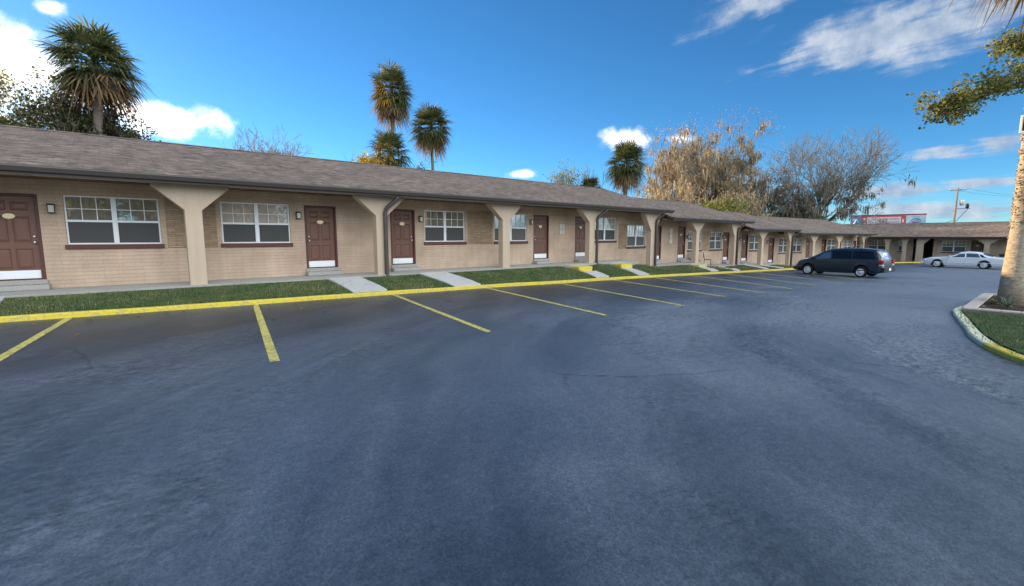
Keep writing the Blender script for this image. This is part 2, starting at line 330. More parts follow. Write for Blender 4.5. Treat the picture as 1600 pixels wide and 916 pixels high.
MT['palm_far'] = bark('far palm bark', (.12,.098,.08), (.24,.20,.165), 2, (1,1,2.))
MT['wood'] = bark('weathered wood', (.16,.13,.10), (.30,.25,.20), 2)

# ------------------------------------------------------------------ mesh builder
class MB:
    def __init__(s): s.v = []; s.f = []; s.mi = []
    def add(s, vs, fs, mi=0):
        k = len(s.v); s.v.extend([tuple(v) for v in vs])
        for f in fs: s.f.append(tuple(i+k for i in f)); s.mi.append(mi)
    def quad(s, a, b, c, d, mi=0): s.add((a,b,c,d), ((0,1,2,3),), mi)
    def box(s, x0, x1, y0, y1, z0, z1, mi=0):
        s.add([(x0,y0,z0),(x1,y0,z0),(x1,y1,z0),(x0,y1,z0),(x0,y0,z1),(x1,y0,z1),(x1,y1,z1),(x0,y1,z1)],
              [(0,3,2,1),(4,5,6,7),(0,1,5,4),(1,2,6,5),(2,3,7,6),(3,0,4,7)], mi)
    def cbox(s, x0, x1, y0, y1, z0, z1, c=.01, mi=0):       # box with chamfered edges
        bm = []
        def ring(z, i):
            return [(x0+i,y0+c,z),(x0+c,y0+i,z),(x1-c,y0+i,z),(x1-i,y0+c,z),(x1-i,y1-c,z),(x1-c,y1-i,z),(x0+c,y1-i,z),(x0+i,y1-c,z)]
        vs = ring(z0,c)+ring(z0+c,0)+ring(z1-c,0)+ring(z1,c)
        fs = [tuple(range(7,-1,-1)), tuple(range(24,32))]
        for r in range(3):
            for k in range(8): fs.append((r*8+k, r*8+(k+1)%8, (r+1)*8+(k+1)%8, (r+1)*8+k))
        s.add(vs, fs, mi)
    def prism(s, poly, axis, a, b, mi=0):                   # extrude a polygon along an axis
        def P(p, t): return {'x':(t,p[0],p[1]), 'y':(p[0],t,p[1]), 'z':(p[0],p[1],t)}[axis]
        n = len(poly); vs = [P(p,a) for p in poly]+[P(p,b) for p in poly]
        fs = [tuple(range(n)), tuple(range(2*n-1,n-1,-1))]+[(i,n+i,n+(i+1)%n,(i+1)%n) for i in range(n)]
        s.add(vs, fs, mi)
    def tube(s, pts, rad, sides=6, mi=0, cap=True):
        pts = [Vector(p) for p in pts]; n = len(pts)
        if isinstance(rad, (int, float)): rad = [rad]*n
        vs = []; up = None
        for i, p in enumerate(pts):
            d = (pts[min(i+1,n-1)]-pts[max(i-1,0)])
            if d.length < 1e-6: d = Vector((0,0,1))
            d.normalize()
            if up is None: up = d.orthogonal().normalized()
            else:
                up = up - d*up.dot(d)
                up = up.normalized() if up.length > 1e-5 else d.orthogonal().normalized()
            w = d.cross(up)
            for k in range(sides):
                a = 2*pi*k/sides; vs.append(p+(up*cos(a)+w*sin(a))*rad[i])
        fs = [(i*sides+k, i*sides+(k+1)%sides, (i+1)*sides+(k+1)%sides, (i+1)*sides+k) for i in range(n-1) for k in range(sides)]
        if cap: fs += [tuple(range(sides-1,-1,-1)), tuple(range((n-1)*sides, n*sides))]
        s.add(vs, fs, mi)
    def lathe(s, prof, axis='z', c=(0,0,0), seg=20, mi=0):  # profile (r, t) turned about an axis
        vs = []; n = len(prof)
        for r, t in prof:
            for k in range(seg):
                a = 2*pi*k/seg; x, y = r*cos(a), r*sin(a)
                q = {'z':(x,y,t),'y':(x,t,y),'x':(t,x,y)}[axis]; vs.append((q[0]+c[0],q[1]+c[1],q[2]+c[2]))
        fs = [(i*seg+k, i*seg+(k+1)%seg, (i+1)*seg+(k+1)%seg, (i+1)*seg+k) for i in range(n-1) for k in range(seg)]
        fs += [tuple(range(seg)), tuple(range((n-1)*seg, n*seg))]
        s.add(vs, fs, mi)
    def build(s, name, mats, parent=None, smooth=False, loc=None, fix=True):
        me = bpy.data.meshes.new(name); me.from_pydata(s.v, [], s.f)
        if not isinstance(mats, (list, tuple)): mats = [mats]
        for m in mats: me.materials.append(MT[m] if isinstance(m, str) else m)
        if len(mats) > 1: me.polygons.foreach_set('material_index', s.mi)
        if fix:
            import bmesh
            bm = bmesh.new(); bm.from_mesh(me); bmesh.ops.recalc_face_normals(bm, faces=bm.faces); bm.to_mesh(me); bm.free()
        if smooth: me.polygons.foreach_set('use_smooth', [True]*len(me.polygons))
        me.update(); o = bpy.data.objects.new(name, me); COL.objects.link(o)
        if parent: o.parent = parent
        if loc: o.location = loc
        return o
def auto_smooth(o, deg=35):
    import bmesh
    me = o.data; bm = bmesh.new(); bm.from_mesh(me)
    bmesh.ops.remove_doubles(bm, verts=bm.verts, dist=.0005)
    for e in bm.edges:
        if len(e.link_faces) == 2 and e.calc_face_angle(0) > radians(deg): e.smooth = False
    for f in bm.faces: f.smooth = True
    bm.to_mesh(me); bm.free()
def tag(o, label, cat, group=None):
    o['label'] = label; o['category'] = cat
    if group: o['group'] = group
    return o
def thing(name, label, cat, loc=(0,0,0), rotz=0, group=None):
    o = bpy.data.objects.new(name, None); COL.objects.link(o); o.empty_display_size = .2
    o.location = loc; o.rotation_euler = (0,0,rotz); return tag(o, label, cat, group)
def struct(o): o['kind'] = 'structure'; return o

# ------------------------------------------------------------------ terrain
KX = [-30,-5,0,5,10,15,20,25,30,35,43,52,64,100]; KZ = [-.28,-.30,-.37,-.43,-.51,-.60,-.70,-.82,-.95,-1.07,-1.22,-1.33,-1.42,-1.45]
def zg(x):
    if x <= KX[0]: return KZ[0]
    if x >= KX[-1]: return KZ[-1]
    for i in range(len(KX)-1):
        if x <= KX[i+1]:
            t = (x-KX[i])/(KX[i+1]-KX[i]); return KZ[i]+(KZ[i+1]-KZ[i])*t
def sheet(name, mat, x0, x1, y0, y1, nx, ny, dz, xs=None):
    b = MB(); xs = xs or [x0+(x1-x0)*i/nx for i in range(nx+1)]
    ys = [y0+(y1-y0)*j/ny for j in range(ny+1)]
    vs = [(x,y,zg(x)+dz) for x in xs for y in ys]; m = ny+1
    b.add(vs, [(i*m+j,(i+1)*m+j,(i+1)*m+j+1,i*m+j+1) for i in range(len(xs)-1) for j in range(ny)])
    return struct(b.build(name, mat, smooth=True))
sheet('ground', 'ground', 0,0, -1800, 1800, 0, 40, -.22, xs=[-1800,-600,-200,-60]+[-30+i*2.5 for i in range(53)]+[130,200,400,800,1800])
sheet('parking_lot', 'asphalt', -26, 66.0, -34, 13.05, 92, 24, 0)

# the motel row: world frame along X; later blocks turn a little
class Frame:
    def __init__(s, ox, oy, a): s.o = (ox, oy); s.a = a
    def w(s, x, y): return (s.o[0]+x*cos(s.a)-y*sin(s.a), s.o[1]+x*sin(s.a)+y*cos(s.a))
A3 = radians(-3.5); A4 = radians(-4.5)
F1 = Frame(0, 15, 0); F3 = Frame(35.3, 15, A3)
F4 = Frame(35.3+8.0*cos(A3), 15+8.0*sin(A3), A4)
FW = Frame(67, 20, -pi/2)
Z1 = [(-9.0,21.6,0.0),(21.6,24.4,-.36)]; Z2 = [(24.4,29.0,-.36),(29.0,35.3,-.69)]
Z3 = [(0,5.5,-.85),(5.5,8.0,-1.12)]; Z4 = [(0,8.2,-1.15),(8.2,13.6,-1.28),(13.6,17.8,-1.42)]; ZW = [(0,32,-1.41)]
WALL_Y = 1.28

# walkways (concrete slabs along the fronts)
def walkway(fr, zones):
    b = MB()
    for s0, s1, z in zones:
        pts = [fr.w(s0,-.12), fr.w(s1,-.12), fr.w(s1,WALL_Y+.15), fr.w(s0,WALL_Y+.15)]
        b.prism(pts, 'z', z-.7, z)
    return struct(b.build('walkway', 'walk'))
for fr, zz_ in ((F1,Z1),(F1,Z2),(F3,Z3),(F4,Z4),(FW,ZW)): walkway(fr, zz_)

# kerb path and matching building edge, lofted into lawn strips
KERB = [(-16,12.95),(-6,12.98),(0,12.94),(4,12.90),(8,12.95),(11,12.98),(12.5,12.86),(16,12.92),(20,12.9),(26,12.86),(32,12.85),(38,12.75),(44,12.4),(50,11.9),(56,11.4),(60,11.0),(62.3,10.4),(63.6,9.2),(64.1,7.5),(64.2,2),(64.2,-12)]
def dense(path, step=.5):
    out = []
    for (a,b),(c,d) in zip(path, path[1:]):
        n = max(1,int(math.hypot(c-a,d-b)/step))
        for i in range(n): out.append((a+(c-a)*i/n, b+(d-b)*i/n))
    out.append(path[-1]); return out
KD = dense(KERB)
def normals(path):
    out = []
    for i in range(len(path)):
        a = path[max(i-1,0)]; b = path[min(i+1,len(path)-1)]; dx,dy = b[0]-a[0], b[1]-a[1]; l = math.hypot(dx,dy)
        out.append((-dy/l, dx/l))
    return out
def kerb(path, name, mat, side=1, w=.17, h=.105):
    nn = normals(path); b = MB(); rows = []
    for (x,y),(nx,ny) in zip(path, nn):
        nx*=side; ny*=side; z = zg(x); j = .008*sin(x*2.1)+.012*noise.noise((x*1.3,y*1.3,3)); hh = h+.012*noise.noise((x*.8,y*.8,7))
        rows.append([(x+nx*j,y+ny*j,z-.1),(x+nx*j,y+ny*j,z+hh*.8),(x+nx*(.025+j),y+ny*(.025+j),z+hh),(x+nx*(w-.02),y+ny*(w-.02),z+hh),(x+nx*w,y+ny*w,z+hh-.02),(x+nx*w,y+ny*w,z-.1)])
    m = 6; vs = [p for r in rows for p in r]
    b.add(vs, [(i*m+k,i*m+k+1,(i+1)*m+k+1,(i+1)*m+k) for i in range(len(rows)-1) for k in range(m-1)])
    return struct(b.build(name, mat))
kerb(KD, 'kerb', 'yellow')
def floor_at(x):
    for s0,s1,z in Z1+Z2:
        if x < s1: return z
    return None
def back_edge(i):
    x,y = KD[i]
    if x < 35.3: return (x, 14.9)
    if x < 43.2:
        s = (x-35.3)/cos(A3); return F3.w(s, -.1)
    if x < 60.9:
        s = (x-F4.o[0])/cos(A4); return F4.w(s, -.1)
    return None
lawn_rows = []
def lawn_z_back(x):
    def fz(x):
        if x < 35.3: return floor_at(x)
        if x < 40.8: return -.85
        if x < 43.3: return -1.12
        if x < 51.5: return -1.15
        if x < 57: return -1.28
        return -1.42
    dip = sum(.27*math.exp(-((x-c)/.7)**2) for c in (16.65,19.85,27.75,30.7))
    return sum(fz(x+d) for d in (-1.2,-.6,0,.6,1.2))/5 - .05 - dip
b = MB(); rows = []
for i,(x,y) in enumerate(KD):
    be = back_edge(i)
    if be is None: break
    nx,ny = normals(KD)[i] if i in (0,) else (0,1)
    za, zb_ = zg(x)+.10, min(lawn_z_back(x), zg(x)+.60)
    rows.append([(x+(be[0]-x)*t, y+.15+(be[1]-y-.15)*t, za+(zb_-za)*(t**.85)) for t in (0,.25,.5,.75,1)])
lawn_rows = rows
vs = [p for r in rows for p in r]; m = 5
b.add(vs, [(i*m+k,(i+1)*m+k,(i+1)*m+k+1,i*m+k+1) for i in range(len(rows)-1) for k in range(m-1)])
struct(b.build('lawn', 'turf', smooth=True))
b = MB()  # lawn before the far wing
pw = [(61.2,10.85),(62.4,10.5),(63.75,9.25),(64.28,7.5),(64.35,2),(64.35,-12)]
for (a,c) in zip(pw, pw[1:]):
    b.quad((a[0],a[1],zg(a[0])+.1),(c[0],c[1],zg(c[0])+.1),(67.1,c[1],-1.44),(67.1,a[1] if a is not pw[0] else 13.5,-1.44))
struct(b.build('lawn', 'turf'))

# concrete paths from the walkway to the kerb
PATHS = [(-3.3,-2.05,0),(4.9,5.95,.12),(8.15,9.25,.35),(16.2,17.1,-.3),(19.4,20.3,-.3),(27.3,28.2,-1.0),(30.3,31.1,-1.0),(34.6,35.4,-.8),(37.2,38.0,-.6)]
def strip_z(x, y):
    for r0, r1 in zip(lawn_rows, lawn_rows[1:]):
        if r0[0][0] <= x <= r1[0][0]+1e-6:
            r = r0
            for k in range(4):
                if r[k][1] <= y <= r[k+1][1]+1e-6:
                    t = (y-r[k][1])/(r[k+1][1]-r[k][1]); return r[k][2]+(r[k+1][2]-r[k][2])*t
            return r[0][2] if y < r[0][1] else r[4][2]
    return -.3
for (x0,x1,sh) in PATHS:
    b = MB(); n = 8; vs = []
    yb = 14.885 if x0 < 35 else 14.75
    for i in range(n+1):
        t = i/n; y = 13.11+(yb-13.11)*t; k = sh*(1-t)
        z = strip_z((x0+x1)/2+k, y)+.035
        vs += [(x0+k,y,z-.12),(x0+k,y,z),(x1+k,y,z),(x1+k,y,z-.12)]
    b.add(vs, [(i*4+k,i*4+k+1,i*4+5+k,i*4+4+k) for i in range(n) for k in range(3)]+[(0,1,2,3),(n*4,n*4+3,n*4+2,n*4+1)])
    struct(b.build('path', 'pathc'))

# stall lines
LINES = [((-.93,12.93),(-1.41,8.9)),((2.45,12.9),(1.46,6.71)),((6.17,12.9),(4.98,6.56)),((9.76,12.95),(8.28,6.52)),((13.37,12.86),(11.32,6.33)),((16.77,12.9),(14.47,6.7)),((19.9,12.88),(16.9,6.5)),((23.5,12.86),(19.5,6.5)),((27.2,12.84),(22.3,6.5)),((30.9,12.83),(25.7,6.5)),((34.6,12.8),(29.4,6.5)),((38.2,12.7),(33.0,6.5))]
for (a,c) in LINES:
    b = MB(); dx,dy = c[0]-a[0],c[1]-a[1]; l = math.hypot(dx,dy); nx,ny = -dy/l*.062, dx/l*.062; n = 14; vs = []
    for i in range(n+1):
        t = i/n; x,y = a[0]+dx*t, a[1]+dy*t; w1 = 1+.06*noise.noise((x*3,y*3,1)); w2 = 1+.06*noise.noise((x*3,y*3,5))
        vs += [(x+nx*w1,y+ny*w1,zg(x)+.005),(x-nx*w2,y-ny*w2,zg(x)+.005)]
    b.add(vs, [(i*2,i*2+1,i*2+3,i*2+2) for i in range(n)])
    struct(b.build('parking_line', 'yellow_line'))

# a white scuff of paint and a few tar drips on the asphalt
rnd = random.Random(4); b = MB()
for k in range(34):
    t = rnd.random(); x = 3.30-.26*t+rnd.gauss(0,.018); y = 2.66-.46*t+rnd.gauss(0,.018); r = rnd.uniform(.003,.011)
    pts = [(x+r*cos(a)*rnd.uniform(.5,1.3),y+r*sin(a)*rnd.uniform(.5,1.3),zg(x)+.004) for a in [2*pi*i/6 for i in range(6)]]; b.add(pts,[tuple(range(6))])
struct(b.build('paint_scuff', simple('pale paint flecks',(.22,.23,.23),.7,.2,.3,40)))
# fallen leaves on the kerb line and the lot
b = MB(); rnd = random.Random(8)
for k in range(420):
    x = -4+rnd.random()**1.3*34; y = rnd.choice([12.75-abs(rnd.gauss(0,.25)), 12.9-abs(rnd.gauss(0,2.2)), 13.3+rnd.random()*1.4])
    z = (zg(x)+.008) if y < 12.85 else (strip_z(x,y)+.045)
    a = rnd.uniform(0,6.28); l = rnd.uniform(.025,.06); u = Vector((cos(a),sin(a),rnd.uniform(-.2,.3)))*l; v = Vector((-sin(a),cos(a),rnd.uniform(-.2,.3)))*l*.5; p_ = Vector((x,y,z+.006))
    b.add([p_-u,p_+v,p_+u,p_-v],[(0,1,2,3)])
o = b.build('fallen_leaves', simple('dry fallen leaves',(.20,.13,.06),.8,.2,.5,30)); o['kind'] = 'stuff'
# planted island on the right
ISL = [(30.5,-2.0),(27,-.9),(24.5,-.3),(22.0,.35),(20.2,.9),(18.6,1.35),(17.2,1.62),(16.3,1.66),(15.5,1.58),(14.4,1.38),(13.0,1.15),(11.85,.96),(11.1,.78),(10.44,.60),(9.9,.38),(9.45,.12),(9.1,-.3),(8.85,-.9),(8.7,-1.8),(8.65,-4),(8.65,-9)]
ID = dense(ISL, .3)
i_w = next(i for i,p in enumerate(ID) if p[0] < 19.0); i_y = next(i for i,p in enumerate(ID) if p[0] < 10.9)
kerb(ID[:i_w+1], 'kerb', 'yellow', 1, .17, .085); kerb(ID[i_w:i_y+1], 'kerb', 'kerb_white', 1, .17, .085); kerb(ID[i_y:], 'kerb', 'yellow', 1, .17, .085)
inn = [(x+nx*.18, y+ny*.18) for (x,y),(nx,ny) in zip(ID, normals(ID))]
b = MB(); vs = []
for (x,y) in inn: vs += [(x,y,zg(x)+.10),(max(x,9.0)+.2, y*.5-4.5, zg(x)+.14),(max(x,9.0)+.5,-9,zg(x)+.14)]
b.add(vs, [(i*3+k,i*3+k+1,(i+1)*3+k+1,(i+1)*3+k) for i in range(len(inn)-1) for k in (0,1)])
struct(b.build('lawn', 'turf', smooth=True))
# far lawn beyond the drive at the right
FL = [(52,2.2),(48,1.2),(44.5,.2),(42,-1.5),(41,-5)]
FLD = dense(FL, .5); kerb(FLD, 'kerb', 'yellow', 1, .17, .085)
b = MB(); vs = []
for (x,y) in FLD: vs += [(x+.1,y-.15,zg(x)+.1),(56,y-3,zg(56)+.12)]
b.add(vs, [(i*2,i*2+1,i*2+3,i*2+2) for i in range(len(FLD)-1)]); struct(b.build('lawn', 'turf'))

# grass blades
random.seed(5)
def in_path(x, y):
    for (x0,x1,sh) in PATHS:
        t = (y-13.11)/1.78; k = sh*(1-t)
        if x0+k-.02 < x < x1+k+.02: return True
    return False
b = MB(); GV = []; GF = []
def blade(x,y,z,h,w):
    a = random.uniform(0,2*pi); l = random.uniform(.1,.8)*h; a2 = random.uniform(0,2*pi); k = len(GV)
    GV.extend([(x-cos(a)*w,y-sin(a)*w,z-.01),(x+cos(a)*w,y+sin(a)*w,z-.01),(x+cos(a2)*l,y+sin(a2)*l,z+h)]); GF.append((k,k+1,k+2))
for _ in range(52000):
    x = -5.5+ (random.random()**1.6)*46; y = random.uniform(13.06,14.90 if x < 35 else 14.6)
    if in_path(x,y): continue
    s = 1+x*.03 if x > 0 else 1
    dn = noise.noise((x*.9,y*2,0))
    blade(x,y,strip_z(x,y),random.uniform(.02,.055)*(1+.7*dn)*(1 if x<12 else 1.2)*(1.9 if random.random()<.04 else 1),.005*s)
b.v = GV; b.f = GF; b.mi = [0]*len(GF)
o = b.build('grass', 'grass', fix=False); o['kind'] = 'stuff'
GV = []; GF = []; b = MB()
nn_i = list(zip(inn, normals(ID)))
def in_planter(x,y): return x > 15.35 and y < 1.62 and x < 20.4 and y > -2.6
for _ in range(40000):
    (x,y),(nx,ny) = random.choice(nn_i); d = random.random()**1.4*4.5
    x2 = x+nx*d+random.uniform(-.2,.2); y2 = y+ny*d+random.uniform(-.2,.2)
    if ny*1 > .2 and False: continue
    if in_planter(x2,y2) or x2 > 24: continue
    blade(x2,y2,zg(x2)+.10+.04*min(1,d/4.5),random.uniform(.02,.06),.006)
b.v = GV; b.f = GF; b.mi = [0]*len(GF)
o = b.build('grass', 'grass', fix=False); o['kind'] = 'stuff'

# ------------------------------------------------------------------ motel blocks
def wall_zone(b, s0, s1, z0, z1, y, holes, depth=.14):
    xs = sorted({s0,s1,*[h[0] for h in holes],*[h[1] for h in holes]}); zs = sorted({z0,z1,*[h[2] for h in holes],*[h[3] for h in holes]})
    for xa,xb in zip(xs,xs[1:]):
        for za,zb_ in zip(zs,zs[1:]):
            if any(h[0]-1e-6<=xa and xb<=h[1]+1e-6 and h[2]-1e-6<=za and zb_<=h[3]+1e-6 for h in holes): continue
            b.quad((xa,y,za),(xb,y,za),(xb,y,zb_),(xa,y,zb_))
    for h in holes:
        a,c,za,zb_ = h[:4]; d = y+depth
        b.quad((a,y,za),(a,d,za),(a,d,zb_),(a,y,zb_)); b.quad((c,y,za),(c,d,za),(c,d,zb_),(c,y,zb_))
        b.quad((a,y,zb_),(c,y,zb_),(c,d,zb_),(a,d,zb_)); b.quad((a,y,za),(c,y,za),(c,d,za),(a,d,za))

def make_window(root, s0, s1, zf, y=WALL_Y, ac=False, detail=2):
    z0, z1 = zf+1.09, zf+2.34; yy = y+.035; mid = (s0+s1)/2; zm = z0+(z1-z0)*.485
    f = MB(); t = .042
    f.cbox(s0+.004,s1-.004,yy,yy+.09,z1-t,z1-.004,.004); f.cbox(s0+.004,s1-.004,yy,yy+.09,z0+.004,z0+t,.004)
    f.cbox(s0+.004,s0+t,yy+.002,yy+.088,z0+t,z1-t,.004); f.cbox(s1-t,s1-.004,yy+.002,yy+.088,z0+t,z1-t,.004)
    f.cbox(mid-.055,mid+.055,yy-.006,yy+.088,z0+t,z1-t,.004)
    f.cbox(s0+t,mid-.055,yy+.006,yy+.08,zm-.028,zm+.028,.004); f.cbox(mid+.055,s1-t,yy+.006,yy+.08,zm-.028,zm+.028,.004)
    w = f.build('window', 'vinyl', root)
    p = MB(); g = MB()
    for a,c in ((s0+t,mid-.055),(mid+.055,s1-t)):
        p.box(a,c,yy+.045,yy+.055,zm+.028,z1-t)
        if detail:
            q = (c-a)/3
            for k in (1,2): g.box(a+q*k-.009,a+q*k+.009,yy+.030,yy+.043,zm+.03,z1-t-.002)
            zc = (zm+z1-t)/2+.005; g.box(a+.002,c-.002,yy+.032,yy+.041,zc-.009,zc+.009)
    wi = int(abs(s0*7.3+zf*31)) % 4; p.build('pane', ('pane','pane_blind','pane_dark','pane')[wi], w)
    sc = MB()
    for a,c in ((s0+t,mid-.055),(mid+.055,s1-t)): sc.box(a,c,yy+.022,yy+.03,z0+t,zm-.028)
    sc.build('insect_screen', ('screen','screen_grey','screen','screen_grey')[(wi+1) % 4], w)
    if detail: g.build('muntin', 'vinyl', w)
    sb = MB(); sb.cbox(s0-.05,s1+.05,y-.055,y+.10,z0-.115,z0-.003,.008); sb.build('sill', 'frame_brown', w)
    return w

def make_door(root, s0, s1, zf, y=WALL_Y, hinge='l', step=True, detail=2):
    z0, z1 = zf+.235, zf+2.33; t = .062
    d = MB(); yd = y+.075; a,c,za,zb_ = s0+t,s1-t,z0+.02,z1-t
    w = c-a; h = zb_-za
    cols = ((.13,.46),(.54,.87)); rws = ((.12,.37),(.45,.76),(.83,.94))
    xs = sorted({0,1,*[k for q in cols for k in q]}); zs = sorted({0,1,*[k for q in rws for k in q]})
    for x0,x1 in zip(xs,xs[1:]):
        for q0,q1 in zip(zs,zs[1:]):
            P = lambda u,v,dy: (a+w*u, yd+dy, za+h*v)
            if (x0,x1) in cols and (q0,q1) in rws and detail:
                e = .028/w; g = .028/h
                r0 = [P(x0,q0,0),P(x1,q0,0),P(x1,q1,0),P(x0,q1,0)]; r1 = [P(x0+e,q0+g,.022),P(x1-e,q0+g,.022),P(x1-e,q1-g,.022),P(x0+e,q1-g,.022)]
                e*=2.4; g*=2.4; r2 = [P(x0+e,q0+g,.006),P(x1-e,q0+g,.006),P(x1-e,q1-g,.006),P(x0+e,q1-g,.006)]
                for r,s_ in ((r0,r1),(r1,r2)):
                    for k in range(4): d.quad(r[k],r[(k+1)%4],s_[(k+1)%4],s_[k])
                d.quad(*r2)
            else: d.quad(P(x0,q0,0),P(x1,q0,0),P(x1,q1,0),P(x0,q1,0))
    dr = d.build('door', 'door', root)
    f = MB(); f.cbox(s0+.003,s0+t,y-.008,y+.13,z0,z1-.003,.006); f.cbox(s1-t,s1-.003,y-.008,y+.13,z0,z1-.003,.006); f.cbox(s0+t+.001,s1-t-.001,y-.006,y+.13,z1-t,z1-.003,.006)
    f.box(s0+t,s1-t,y+.0,y+.13,z0,z0+.018); f.build('door_frame', 'frame_brown', dr)
    k = MB(); k.cbox(a+.03,c-.03,yd-.012,yd-.002,za+.012,za+.215,.003); k.build('kick_plate', 'white', dr)
    hx = c-.07 if hinge == 'l' else a+.07
    if detail:
        k = MB(); k.lathe([(.012,0),(.012,-.03),(.028,-.035),(.034,-.055),(.02,-.072)],'y',(hx,yd-.002,za+.90),10); 
        k.build('door_handle', 'silver', dr, True)
        k = MB(); k.lathe([(.030,0),(.030,-.016),(.01,-.02)],'y',(hx,yd-.002,za+1.04),10); k.build('deadbolt', 'silver', dr, True)
        n = MB(); n.lathe([(.001,0),(.105,-.001),(.11,-.007),(.10,-.013),(.001,-.014)],'y',(0,0,0),20)
        n.v = [((a+c)/2+v[0], yd-.003+v[1], za+1.53+v[2]*.60) for v in n.v]
        n.build('number_plate', 'plate', dr)
        for hz in (.25,1.05,1.8):
            pass
    if step:
        st = MB(); st.cbox(s0-.06,s1+.06,y-.34,y-.001,zf+.002,zf+.125,.012); st.cbox(s0-.02,s1+.02,y-.07,y-.002,zf+.125,zf+.232,.008); st.build('step', 'walk', dr)
    return dr

def make_column(root, s, zf, dz, half=.195, wide=.86, left=True, right=True):
    b = MB(); zt = 2.665+dz; zk = min(zf+1.99, zt-.62)
    poly = [(s-half,zf-.25),(s+half,zf-.25),(s+half,zk)]
    if right: poly += [(s+wide,zt-.07),(s+wide,zt)]
    else: poly += [(s+half,zt)]
    if left: poly += [(s-wide,zt),(s-wide,zt-.07),(s-half,zk)]
    else: poly += [(s-half,zt)]
    b.prism(poly,'y',0,.30); o = b.build('column', 'stucco', root)
    import bmesh
    bm = bmesh.new(); bm.from_mesh(o.data); bmesh.ops.bevel(bm, geom=bm.edges[:], offset=.016, segments=2, affect='EDGES', profile=.6); bm.to_mesh(o.data); bm.free()
    return o

def make_lamp(root, s, z, y=WALL_Y):
    b = MB(); b.cbox(s-.05,s+.05,y-.03,y-.001,z-.09,z+.13,.006); b.cbox(s-.075,s+.075,y-.15,y-.02,z+.085,z+.125,.008)
    for dx in (-.066,.054):
        for dy in (-.141,-.045): b.box(s+dx,s+dx+.012,y+dy,y+dy+.012,z-.09,z+.086)
    b.box(s-.07,s+.07,y-.145,y-.03,z-.105,z-.088)
    l = b.build('wall_lamp', 'dark', root)
    g = MB(); g.box(s-.052,s+.052,y-.128,y-.045,z-.086,z+.083); g.build('lamp_glass', 'lampglass', l)

def make_downspout(root, s, zf, dz, foot=1):
    b = MB(); zt = 2.66+dz; x = s; y = -.08
    b.tube([(x+.35,-.36,zt+.02),(x+.33,-.34,zt-.10),(x+.05,y-.02,zt-.40),(x,y,zt-.55),(x,y,zf+.02),(x+.02*foot,y-.03,zf-.08),(x+.22*foot,y-.28,zf-.16)], .072, 8)
    for z in (zf+.5, zf+1.6): b.box(x-.06,x+.06,y-.0,y+.05,z-.02,z+.02)
    return b.build('downspout', 'fascia', root, True)

